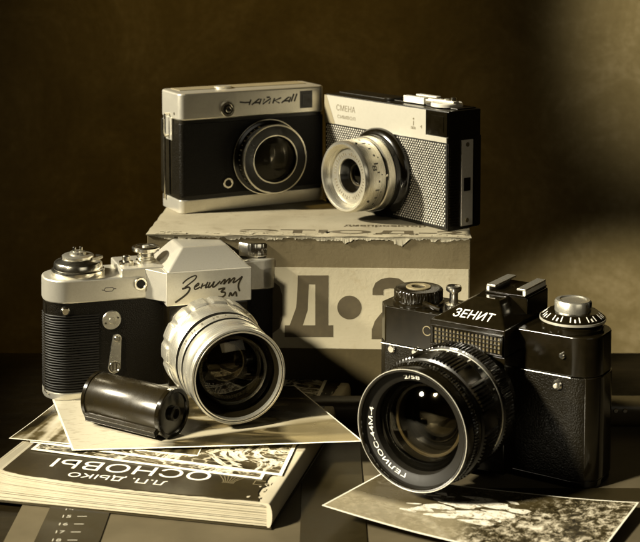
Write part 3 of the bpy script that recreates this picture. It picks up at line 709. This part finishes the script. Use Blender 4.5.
# left: shutter speed dial and chrome post
ld_ = B().lathe([(0, 0), (13.6, 0), (13.6, 1.2), (12.6, 1.8), (12.8, 2.2), (12.8, 7.2), (12.2, 7.9), (10.4, 8.1), (0, 8.1)], (17.6, 15, 74.9), 'z', 160, mod=lambda j, t: 1 + (.012 * math.sin(t * 44) if j in (4, 5) else 0)).build('advance_dial', 'enamel', zn)
ring(B(), (17.6, 15, 74.9), 6.6, 3.6, 7.9, 8.7, 'z', 40).build('dial_ring', 'gray_ink', ld_)
B().tube([(26, 6, 77.6), (33, 2, 77.6), (38, 1, 77.2)], [1.5, 1.4, .9]).build('advance_lever', 'enamel', ld_)
B().lathe([(0, 0), (4.6, 0), (4.6, 1.6), (2.4, 2.2), (2.2, 7.2), (2.5, 7.8), (3.9, 8.6), (4.1, 9.4), (4.1, 10.6), (3.6, 11.2), (2.8, 10.8), (0, 10.8)], (37.4, 17, 74.9), 'z', 40).build('shutter_button', 'chrome', zn)
# right: rewind knob with film speed ring
rd = B().lathe([(0, 0), (15.2, 0), (15.4, .4), (15.4, 2.8), (14.8, 3.2), (14.8, 4.0), (16.0, 4.6), (16.1, 5.4), (15.6, 6.0), (12.2, 8.6), (11.4, 8.8), (0, 8.8)], (104.2, 15.4, 74.9), 'z', 96).build('rewind_dial', 'enamel', zn)
ring(B(), (104.2, 15.4, 74.9), 16.25, 15.7, 4.5, 5.6, 'z', 96, .1).build('dial_rim', 'satin', rd)
kb = B().lathe([(8.9, 8.6), (8.9, 13.4), (8.3, 14.2), (6.6, 14.4), (6.2, 13.9), (0, 13.9)], (104.2, 15.4, 74.9), 'z', 80, mod=lambda j, t: 1 + (.008 * math.sin(t * 36) if j in (0, 1) else 0)).build('rewind_knob', 'alu', rd)
B().box(104.2 + 6.2, 104.2 + 9.3, 13.6, 17, 86.2, 89.0).build('knob_notch', 'matte_black', kb, bevel=.2)
b = B()
for k in range(40):
    t = k * 9.0
    cmz = lambda u, v, wv: (104.2 + (15.5 - v) * math.cos(R(u)), 15.4 + (15.5 - v) * math.sin(R(u)), 74.9 + 6.08 + v * .765 + wv)
    if k % 4 == 3: continue
    b.ribbon([(t, .5), (t, 2.0 if k % 2 else 3.0)], 3.2 if k % 4 == 1 else 2.0, cmz, .08)
b.build('film_speed_marks', 'white_ink', rd, smooth=False)
# small chrome things on the front
disc(B(), (105.6, .1, 65), 1.5, 1.8, n=18, ch=.5).build('lug_pin', 'chrome', zn)
lg = disc(B(), (103.4, -.2, 50.2), 2.6, 1.6, n=24, ch=.6).build('strap_lug', 'chrome', zn)
disc(B(), (103.0, -1.8, 49.8), 1.1, .9, n=14, ch=.3).build('lug_screw', 'satin', lg)
disc(B(), (10.6, -.2, 52.6), 2.2, 1.8, n=20, ch=.6).build('timer_stud', 'chrome', zn)
disc(B(), (24.6, -.2, 53.4), 1.8, 2.2, n=20, ch=.6).build('release_stud', 'chrome', zn)
ring(B(), (31.0, 0, 65.2), 2.6, 2.1, 0, .2, n=28, ch=.08).build('sync_symbol', 'gray_ink', zn)
# lens
C3 = (60.5, 0, 39.7)
B().lathe([(27, 13), (27, 20), (26.4, 20.4)], C3, n=96).build('lens_mount', 'lens_black', zn)
def teeth(n_, amp, js, duty=0.0, gap=None):
    def m(j, t):
        if j not in js: return 1
        if gap and not gap(t): return 1 - amp
        s_ = math.sin(t * n_)
        return 1 + (amp if s_ > duty else -amp)
    return m
B().lathe([(26.6, 20), (29.4, 20.4), (29.6, 21), (29.6, 29), (29.4, 29.6), (28.2, 30)], C3, n=420, mod=teeth(105, .011, (2, 3), 0)).build('aperture_ring', 'lens_black', zn)
ring(B(), C3, 28.5, 27.4, 30, 31.0, n=96, ch=.1).build('index_line', 'satin', zn)
B().lathe([(27.8, 30.8), (28.2, 31), (28.2, 38), (27.6, 38.6)], C3, n=96).build('depth_scale_ring', 'lens_black', zn)
gapf = lambda t: (math.degrees(t) % 45) > 15
B().lathe([(27.6, 38.4), (29.8, 39), (30.1, 39.6), (30.1, 52.4), (29.8, 53), (28.8, 53.4), (28.7, 57.4)], C3, n=384, mod=teeth(96, .016, (2, 3), -.1, gapf)).build('focus_ring', 'lens_black', zn)
B().lathe([(28.3, 57.2), (29.2, 57.5), (29.3, 58), (29.3, 60.4), (28.8, 61)], C3, n=480, mod=teeth(120, .009, (2, 3))).build('knurled_ring', 'lens_black', zn)
fb = B().lathe([(28.6, 60.8), (28.7, 66.4), (28.3, 67.6)], C3, n=96).build('front_barrel', 'lens_black', zn)
ring(B(), C3, 28.75, 27.2, 67.4, 69.4, n=120, ch=.45).build('front_rim', 'enamel', fb)
ring(B(), C3, 28.88, 28.5, 68.95, 69.25, n=120, ch=.1).build('rim_highlight', 'satin', fb)  # thin satin ring standing in for the highlight on the black rim
nr = B().lathe([(27.5, 69), (27.3, 66.4), (26.9, 65.8), (22.6, 64.4), (22.2, 64), (21.8, 60), (20.6, 59.6), (20.4, 56), (18.8, 55.6), (18.6, 51), (16.6, 50.6), (16.4, 44), (14, 43.6), (13.8, 36), (0, 36)], C3, n=96).build('name_ring', 'matte_black', zn)
nm = lambda u, v, wv: (C3[0] + (23.3 + v) * math.sin(R(u)), C3[1] - (64.75 + v * .326) - wv, C3[2] + (23.3 + v) * math.cos(R(u)))
letter('ГЕЛИОС-44М-4', 'ring_lettering', 'white_ink', nr, nm, 192, 284, 0, 1.9, .08)
letter('2/58', 'ring_lettering', 'white_ink', nr, nm, -15, 5, 0, 1.9, .08)
B().lathe([(21.7, 60.4), (18, 63), (12, 65.6), (6, 67), (0, 67.4)], C3, n=64).build('front_glass', 'glass', zn)
B().lathe([(16.4, 46), (11, 49.6), (5, 51.2), (0, 51.6)], C3, n=48).build('inner_glass', 'inner_glass', zn)
ring(B(), C3, 17.8, 16.3, 51.5, 52.6, n=64, ch=.2).build('glass_retainer', 'brown_plastic', zn)
ring(B(), C3, 15.6, 13.8, 44.2, 45.2, n=64, ch=.2).build('iris_ring', 'brown_plastic', zn)
b = B(); dm = lambda u, v, wv: (C3[0] + (28.25 + wv) * math.sin(R(u)), -v, C3[2] + (28.25 + wv) * math.cos(R(u)))
for k, u in enumerate(range(-60, 61, 12)): b.ribbon([(u, 32), (u, 35.5 if k % 2 else 33.6)], 1.4, dm, .08)
b.build('depth_marks', 'white_ink', zn, smooth=False)

# ------------------------------------------------------------------ book under the silver camera
KYAW = -13.2
kroot = (-22.0, 613.5, 0)
bk = thing('paperback_book', 'worn dark covered book with upside down title and fanned pages under the silver camera', 'book', kroot, KYAW)
def page_mat():
    s = N('aged_pages'); co = s.coord('Object')
    a = s.noise(co, 35, 5, .6); b = s.noise(s.coord('Object', (20, 20, 3000)), 1, 3)
    s.set(s.mix(s.math('MULTIPLY', b, .45), s.ramp(a, [(.3, (.36, .325, .235)), (.7, (.47, .43, .33))]), (.36, .3, .19)), .8, 0, .2); return s.m
MAT['page'] = page_mat()
def cover_mat():
    s = N('worn_cover'); co = s.coord('Object')
    a = s.noise(co, 60, 6, .6); sc_ = s.noise(s.coord('Object', (1, .25, 1)), 260, 5, .8, 2.0)
    base = s.ramp(a, [(.3, (.016, .0115, .004)), (.7, (.030, .022, .008))])
    base = s.mix(s.ramp(sc_, [(.70, 0.0), (.735, .75)]), base, (.42, .36, .24))
    s.set(base, s.ramp(a, [(.3, .46), (.7, .3)]), 0, .45); s.bump(a, .1, .0006); return s.m
MAT['cover'] = cover_mat()
KW, KD, KT = 139.0, 172.0, 11.6
def lift(x):           # upper sheets curl up beyond the cover at the fore-edge (left)
    t = max(0, (-x - 130) / 10.0); return t ** 2
def back(x):           # sheets splayed toward the fore-edge: each a little further back than the one below
    t = max(0, (-x - 60) / 88.0); return t * t
def sheet(b, x0, x1, y0, y1, zf, th, nx=18, skew=lambda x: 0.0):
    vs = []
    for i in range(nx + 1):
        x = x0 + (x1 - x0) * i / nx; z = zf(x); d = skew(x); zb = min(z, zf(x1))
        vs += [(x, y0 + d, z), (x, y1, zb), (x, y1, zb + th), (x, y0 + d, z + th)]
    fs = [(0, 1, 2, 3), (4 * nx + 3, 4 * nx + 2, 4 * nx + 1, 4 * nx)]
    for i in range(nx):
        a = 4 * i; c = a + 4
        for k in range(4): fs.append((a + k, a + (k + 1) % 4, c + (k + 1) % 4, c + k) if False else (a + (k + 1) % 4, a + k, c + k, c + (k + 1) % 4))
    return b.quadmesh(vs, fs)
rp = random.Random(11)
NP = 30
for i in range(NP):
    q = i / (NP - 1); z0 = .6 + q * (KT - 1.1)
    fan = (q ** 2.2) * 2.4 + rp.uniform(-.25, .25); low = (q - .1) * 1.6
    oy = rp.uniform(0, 1.1); ox = rp.uniform(-1.0, 1.0) - q * 2
    sheet(B(), -KW + ox, -1.2 + rp.uniform(-.3, .1), oy, KD - rp.uniform(0, .8), lambda x: z0 + fan * lift(x) - low * 0, (KT - 1.1) / (NP - 1) * (.66 if i % 3 else .48), 48,
          skew=lambda x: 9.0 * q * back(x)).build('page', 'page', bk, smooth=False)
sheet(B(), -KW - 1, 0, -.6, KD + .6, lambda x: 0, .55, 4).build('back_cover', 'cover', bk, smooth=False)
# front cover, its fore-edge rolled up a little; edges chipped
def cover():
    b = B(); nx, ny = 70, 60; xs0, xs1 = -KW + 3, -5.2; vs = []
    rnd = random.Random(5); chip = [0.0] * (ny + 1); d = 1.0
    for j in range(ny + 1): d = max(0, min(4.2, d + rnd.uniform(-1.4, 1.4))); chip[j] = d
    chf = []; d = .5
    for i in range(nx + 1): d = max(0, min(1.6, d + rnd.uniform(-.5, .5))); chf.append(d)
    for k in (0, 1):
        for j in range(ny + 1):
            for i in range(nx + 1):
                u, v = i / nx, j / ny
                x = xs0 + (xs1 - chip[j] - xs0) * u; y0 = .2 + chf[i] * .8 + 10.0 * back(x); y = y0 + (KD - .4 - y0) * v
                t = max(0, (-x - 92) / 56.0)
                z = KT + .05 + 1.0 * lift(x) * (1 - v) ** 3 + k * .38
                vs.append((x, y, z))
    st = nx + 1; n = st * (ny + 1); fs = []
    for j in range(ny):
        for i in range(nx):
            a = j * st + i; fs += [(n + a, n + a + 1, n + a + st + 1, n + a + st), (a, a + st, a + st + 1, a + 1)]
    for i in range(nx): fs.append((i, i + 1, n + i + 1, n + i)); a = ny * st + i; fs.append((a + 1, a, n + a, n + a + 1))
    for j in range(ny):
        a = j * st; fs.append((a + st, a, n + a, n + a + st)); a += nx; fs.append((a, a + st, n + a + st, n + a))
    return b.quadmesh(vs, fs)
cv = cover().build('front_cover', 'cover', bk, angle=50)
# bare paper spine, rounded
sp = []
for a in range(-90, 91, 15): sp.append((-1.6 + 2.0 * math.cos(R(a)), KT / 2 + .2 + (KT / 2 - .0) * math.sin(R(a))))
sp = sp + [(-5.5, KT + .2), (-5.5, KT - .4), (-2.2, KT - 1), (-2.2, 1)]
B().prism(sp, -.3, KD + .3, lambda a, c, z: (a, KD - z, c)).build('spine', 'page', bk, angle=50)
def chips():
    b = B(); rnd = random.Random(9)
    for i in range(46):
        y = rnd.uniform(2, KD - 3); x = -rnd.uniform(6, 13) ; l = rnd.uniform(.6, 3.6); wd = rnd.uniform(.25, 1.0)
        b.prism([(x, y), (x + wd, y + rnd.uniform(-.4, .4)), (x + wd * rnd.uniform(.4, 1.4), y + l), (x - wd * .4, y + l * .7)], KT + .43, KT + .5)
    return b
o = chips().build('cover_chips', 'page', cv, smooth=False); o['kind'] = 'stuff'
# printing, upside down for the viewer
def ctop(u, v, wv):
    return (u, v, KT + .05 + 1.0 * lift(u) * (1 - v / KD) ** 3 + .38 + .02 + wv)
def on_top(u, v):
    p = pix(u, v, KT + .6) - Vector(kroot); c, s = math.cos(-R(KYAW)), math.sin(-R(KYAW))
    return p.x * c - p.y * s, p.x * s + p.y * c
def flip(x0, x1, y0, y1): return lambda u, v, wv: ctop(x1 - (u - x0), y1 - (v - y0), wv)
xa, ya = on_top(56, 458); xb, yb = on_top(203, 490)
letter('ОСНОВЫ', 'title_lettering', 'white_ink', cv, flip(-116, -36, 17.5, 28), -116, -36, 17.5, 28, .05)
letter('Л.П. ДЫКО', 'author_lettering', 'white_ink', cv, flip(-103, -54, 8, 14.2), -103, -54, 8, 14.2, .05)
b = B()
for q in range(7):
    t = -1 + q / 3
    b.ribbon([ (-26 + t * 7, 27), (-26 + t * 3.2, 21), (-26 + t * 2.2, 18)], .5, ctop, .05)
b.ribbon([(-34, 27.5), (-26, 26), (-18, 27.5)], .5, ctop, .05); b.ribbon([(-29, 18), (-23, 18)], .5, ctop, .05)
b.ribbon([(-14, 28), (-14, 19), (-10, 19)], .7, ctop, .05); b.ribbon([(-14, 23.5), (-9, 23.5)], .7, ctop, .05)
b.build('cover_emblem', 'gray_ink', cv, smooth=False)

# ------------------------------------------------------------------ photographic prints
def uvmap(s, sx=1, sy=1):
    c = s.n('ShaderNodeUVMap'); m = s.n('ShaderNodeMapping'); m.inputs['Scale'].default_value = (sx, sy, 1)
    s.l(c.outputs[0], m.inputs[0]); return m.outputs[0]
DARK, MID, LITE = (.012, .009, .0035), (.13, .10, .048), (.60, .56, .44)
def print_mat(name, kind):
    s = N(name); uv = uvmap(s)
    sep = s.n('ShaderNodeSeparateXYZ'); s.l(uv, sep.inputs[0]); U, Vv = sep.outputs[0], sep.outputs[1]
    def blob(cx, cy, rx, ry):
        a = s.math('DIVIDE', s.math('SUBTRACT', U, cx), rx); b = s.math('DIVIDE', s.math('SUBTRACT', Vv, cy), ry)
        return s.math('SUBTRACT', 1.0, s.math('ADD', s.math('MULTIPLY', a, a), s.math('MULTIPLY', b, b)))
    def rot(ang, sx, sy):
        c = s.n('ShaderNodeUVMap'); m = s.n('ShaderNodeMapping'); m.inputs['Scale'].default_value = (sx, sy, 1); m.inputs['Rotation'].default_value = (0, 0, R(ang))
        s.l(c.outputs[0], m.inputs[0]); return m.outputs[0]
    if kind == 'river':      # broad dark water, pale bank on the left and a light diagonal band
        n1 = s.noise(rot(12, 1.6, 3.2), 2.1, 7, .55, .9); n2 = s.noise(rot(0, 8, 26), 2.2, 4, .6)
        base = s.ramp(n1, [(.42, DARK), (.53, (.035, .026, .011)), (.60, MID), (.72, (.42, .37, .25))])
        pale = s.mix(s.ramp(n2, [(.55, 0.0), (.66, .5)]), (.44, .40, .30), (.12, .092, .045))
        base = s.mix(s.ramp(s.math('ADD', blob(.0, .35, .36, .9), s.math('MULTIPLY', n1, .5)), [(.15, 0.0), (.5, 1.0)]), base, pale)
        band = s.math('ABSOLUTE', s.math('SUBTRACT', s.math('SUBTRACT', Vv, s.math('MULTIPLY', U, .42)), -.02))
        base = s.mix(s.ramp(band, [(.022, .9), (.05, 0.0)]), base, (.46, .41, .29))
        base = s.mix(s.ramp(s.math('ADD', blob(.93, .12, .2, .32), s.math('MULTIPLY', n1, .3)), [(.3, 0.0), (.6, .7)]), base, (.20, .16, .08))
    elif kind == 'streak':   # long soft leaf blades
        n1 = s.noise(rot(-38, 7, .6), 1.5, 2, .4, .2); n2 = s.noise(uv, 9, 4, .6)
        base = s.ramp(s.math('ADD', s.math('MULTIPLY', n1, .85), s.math('MULTIPLY', n2, .15)), [(.40, DARK), (.50, (.11, .085, .038)), (.57, (.50, .44, .31)), (.66, LITE)])
    elif kind == 'branch' or kind == 'twig':   # thin bright twigs over a dark thicket
        n0 = s.noise(uv, 5 if kind == 'branch' else 3.4, 5, .6, .6); n3 = s.noise(rot(30, 1, 2.2), 8, 3, .5, .5)
        r1 = s.ramp(s.math('ABSOLUTE', s.math('SUBTRACT', n0, .5)), [(.006, 1.0), (.03, 0.0)]); r2 = s.ramp(s.math('ABSOLUTE', s.math('SUBTRACT', n3, .52)), [(.008, .8), (.035, 0.0)])
        dark = s.ramp(s.noise(uv, 3, 5, .6), [(.40, DARK), (.70, (.15, .115, .055))])
        base = s.mix(r2, s.mix(r1, dark, (.66, .61, .47)), (.46, .41, .29))
    else:                    # garden: mottled grass in strong light
        n1 = s.noise(rot(20, 2.2, 1.0), 15, 10, .82, .5); n2 = s.noise(uv, 3.2, 5, .65)
        mott = s.ramp(s.math('ADD', s.math('MULTIPLY', n1, .68), s.math('MULTIPLY', n2, .32)), [(.43, DARK), (.495, (.07, .055, .026)), (.54, (.42, .37, .27)), (.60, (.74, .69, .56))])
        plain = s.ramp(n1, [(.3, (.24, .20, .12)), (.7, (.36, .31, .20))])
        base = s.mix(s.ramp(s.math('ADD', blob(.12, .12, .42, .62), s.math('MULTIPLY', n2, .6)), [(.2, 0.0), (.6, .85)]), mott, plain)
        base = s.mix(s.ramp(s.math('ADD', blob(.14, 1.0, .62, .62), s.math('MULTIPLY', n1, .6)), [(.25, 0.0), (.6, .9)]), base, (.05, .037, .014))
    gl = s.noise(uv, 5, 3)
    s.set(base, s.ramp(gl, [(.3, .30), (.7, .20)]), 0, .5); s.bump(s.noise(uv, 3, 2), .1, .002); return s.m
MAT['print_paper'] = worn('print_paper', (.80, .76, .63), (.72, .68, .55), .35, 0, 120, .06)
def patch(name, mat, corners, zoff=0.0, inset=0.0, curl=None, th=.22, parent=None, nu=28, nv=20):
    """bent sheet from four corners BL BR TR TL (mm)"""
    BL, BR, TR, TL = [Vector(c) for c in corners]; b = B(); vs = []; uvs = []
    iu = inset / (BR - BL).length; iv = inset / (TL - BL).length
    for k in (0, 1):
        for j in range(nv + 1):
            for i in range(nu + 1):
                u = iu + (1 - 2 * iu) * i / nu; v = iv + (1 - 2 * iv) * j / nv
                p = (BL * (1 - u) + BR * u) * (1 - v) + (TL * (1 - u) + TR * u) * v
                p.z += (curl(u, v) if curl else 0) + zoff + (k - 1) * th; vs.append(tuple(p)); uvs.append((i / nu, j / nv))
    st = nu + 1; n = st * (nv + 1); fs = []
    for j in range(nv):
        for i in range(nu):
            a = j * st + i; fs += [(n + a, n + a + 1, n + a + st + 1, n + a + st), (a, a + st, a + st + 1, a + 1)]
    for i in range(nu): fs.append((i, i + 1, n + i + 1, n + i)); a = nv * st + i; fs.append((a + 1, a, n + a, n + a + 1))
    for j in range(nv):
        a = j * st; fs.append((a + st, a, n + a, n + a + st)); a += nu; fs.append((a, a + st, n + a + st, n + a))
    b.quadmesh(vs, fs); o = b.build(name, mat, parent, angle=50, fix=False)
    ul = o.data.uv_layers.new(name='UVMap')
    for lp in o.data.loops: ul.data[lp.index].uv = uvs[lp.vertex_index]
    return o
def photo(corners, kind, label, border, curl=None, th=.22, group=None):
    o = patch('photo_print', 'print_paper', corners, 0, 0, curl, th)
    patch('picture', print_mat('print_' + kind, kind), corners, .07, border, curl, .06, o)
    return tag(o, label, 'photograph', group)
tz = lambda X: 12.15 - (X + 60) * .0128       # gently sloping top of the book
def at(u, v, h): p = pix(u, v, h); return (p.x, p.y, h)
# lowest prints: jutting out at the back right
photo([at(31, 450, 12.35), at(262, 479, 12.35), (-16, 700, 12.4), (-128, 740, 12.4)], 'twig', 'pale edged print of twigs, lowest of the stack, showing along the book cover', 1.8, lambda u, v: .5 * (1 - u) ** 2)
photo([at(30, 443.5, 12.75), at(282, 475, 12.75), at(328.5, 377, 12.8), (-108, 812, 12.8)], 'branch', 'white bordered print of tangled branches whose far corner shows behind the silver lens', 2.0, lambda u, v: .9 * (1 - u) ** 2 + .2 * math.sin(u * 5))
photo([at(9, 438, 15.0), (-60, 668, 13.05), (-52, 752, 13.1), at(54, 404, 13.5)], 'streak', 'glossy print of pale streaks poking out to the left from under the other prints', .6, lambda u, v: -.4 * (1 - u) ** 2 * math.sin(v * 3.1))
photo([at(72, 450, 14.5), at(363, 441, 16.5), (-14, 772, 13.6), (-154, 770, 14.3)], 'river', 'grey landscape print under the film cassette, its sharp corner jutting past the book', 1.0, lambda u, v: -.5 * math.sin(u * math.pi) * (1 - v) * .5)
# curled print in front of the black camera
def curl5(u, v): return 4.0 * (abs(u - .5) * 2) ** 2.2 * (.35 + .65 * (1 - v)) * .6 - 1.6 * math.sin(u * math.pi) * (1 - v) + .35
L5 = at(322, 509.5, 9.5); T5 = at(639, 505, 3.0)
p5 = photo([L5, (112, 566, 1.6), T5, (30, 668, 2.0)], 'garden', 'curled glossy print of white petals and grass in front of the black camera', .9, lambda u, v: max(0, 2.4 * (2 * abs(u - .55)) ** 2.0 - .3) * .8)
def petal_mat():
    s = N('printed_petal'); co = s.coord('Object')
    s.set(s.ramp(s.noise(co, 260, 6, .75, .8), [(.34, (.06, .046, .02)), (.42, (.45, .40, .29)), (.52, (.84, .80, .68))]), .28, 0, .5); return s.m
MAT['petal'] = petal_mat()
# pale petals printed on the garden picture: flat shapes just above the emulsion
pic = [c for c in p5.children][0]
def p5map(u, v, wv):
    BL, BR, TR, TL = [Vector(c) for c in (L5, (112, 566, 1.6), T5, (30, 668, 2.0))]
    p = (BL * (1 - u) + BR * u) * (1 - v) + (TL * (1 - u) + TR * u) * v
    p.z += max(0, 2.4 * (2 * abs(u - .55)) ** 2.0 - .3) * .8 + .1 + wv; return tuple(p)
b = B(); rq = random.Random(21)
for (cu, cv_, l, wd, an) in [(.40, .62, .16, .09, 10), (.50, .70, .17, .10, -8), (.33, .50, .13, .07, 35), (.47, .48, .20, .10, 18), (.56, .56, .14, .08, -20), (.38, .36, .16, .06, 28), (.29, .40, .10, .05, 50), (.52, .36, .13, .06, 12), (.61, .66, .10, .06, 0), (.44, .78, .14, .05, -5)] + [(rq.uniform(.25, .6), rq.uniform(.28, .8), rq.uniform(.03, .08), rq.uniform(.015, .035), rq.uniform(-60, 60)) for _ in range(26)]:
    ca, sa = math.cos(R(an)), math.sin(R(an)); pts = []
    for k in range(14):
        t = 2 * math.pi * k / 14; rr2 = 1 + rq.uniform(-.22, .12)
        x, y = l / 2 * math.cos(t) * rr2, wd / 2 * math.sin(t) * rr2 * (1.0 + .4 * math.cos(t))
        pts.append((cu + x * ca - y * sa, cv_ + (x * sa + y * ca) * 1.3))
    b.prism(pts, 0, .02 + rq.uniform(0, .03), p5map)
b.build('petal_shapes', 'petal', pic, smooth=False)

# ------------------------------------------------------------------ film cassette
A, E_ = pix(97, 419, 14.2), pix(176, 438.5, 14.2)
yaw = math.degrees(math.atan2(E_.y - A.y, E_.x - A.x)); CL = (E_ - A).length - 1.0
fc = thing('film_cassette', 'dark 35 mm film cassette lying on the landscape print in front of the silver camera', 'film cassette', (A.x, A.y, 14.25), yaw)
r = 12.3; C = (0, 0, r + .5)
B().lathe([(0, 1.2), (r - .2, 1.2), (r, 1.6), (r, CL - 2.2), (r - .2, CL - 1.8), (0, CL - 1.8)], C, 'x', 64).build('shell', 'shell', fc)
for h0, h1, nm_ in ((0, 2.4, 'end_cap'), (CL - 2.6, CL, 'end_cap')):
    s0 = (h0, h1) if h0 > 1 else (h1, h0)
    B().lathe([(r, s0[0]), (r + .5, s0[0]), (r + .55, s0[1] - .4 * (1 if s0[1] > s0[0] else -1)), (r + .1, s0[1]), (r - 1.6, s0[1]), (r - 2.0, s0[1] - .9 * (1 if s0[1] > s0[0] else -1)), (4.2, s0[1] - .9 * (1 if s0[1] > s0[0] else -1)), (0, s0[1] - .9 * (1 if s0[1] > s0[0] else -1))], C, 'x', 64).build(nm_, 'enamel', fc)
B().lathe([(3.9, CL - 1.2), (3.9, CL + .9), (3.4, CL + 1.2), (2.6, CL + 1.2), (2.4, CL - .6), (0, CL - .6)], C, 'x', 40).build('spool_hub', 'plastic', fc)
# light trap: two lips of the shell with felt between
def lipmap(a, c, z):   # a = distance out from the shell, c = along circumference, z = along the axis
    t = R(212); rad = Vector((0, math.cos(t), math.sin(t))); tan = Vector((0, -math.sin(t), math.cos(t)))
    p = Vector(C) + rad * (r - .3 + a) + tan * c; return (z, p.y, p.z)
B().prism([(-.5, 1.0), (3.2, 1.3), (3.2, 1.9), (-.5, 2.2)], 2.6, CL - 2.8, lipmap).build('upper_lip', 'shell', fc, bevel=.1)
B().prism([(-.5, -1.6), (2.6, -1.2), (2.6, -.5), (-.5, -.4)], 2.6, CL - 2.8, lipmap).build('lower_lip', 'shell', fc, bevel=.1)
B().prism([(-.5, -.4), (2.5, -.5), (2.9, 1.2), (-.5, 1.0)], 2.7, CL - 2.9, lipmap).build('felt', 'matte_black', fc)
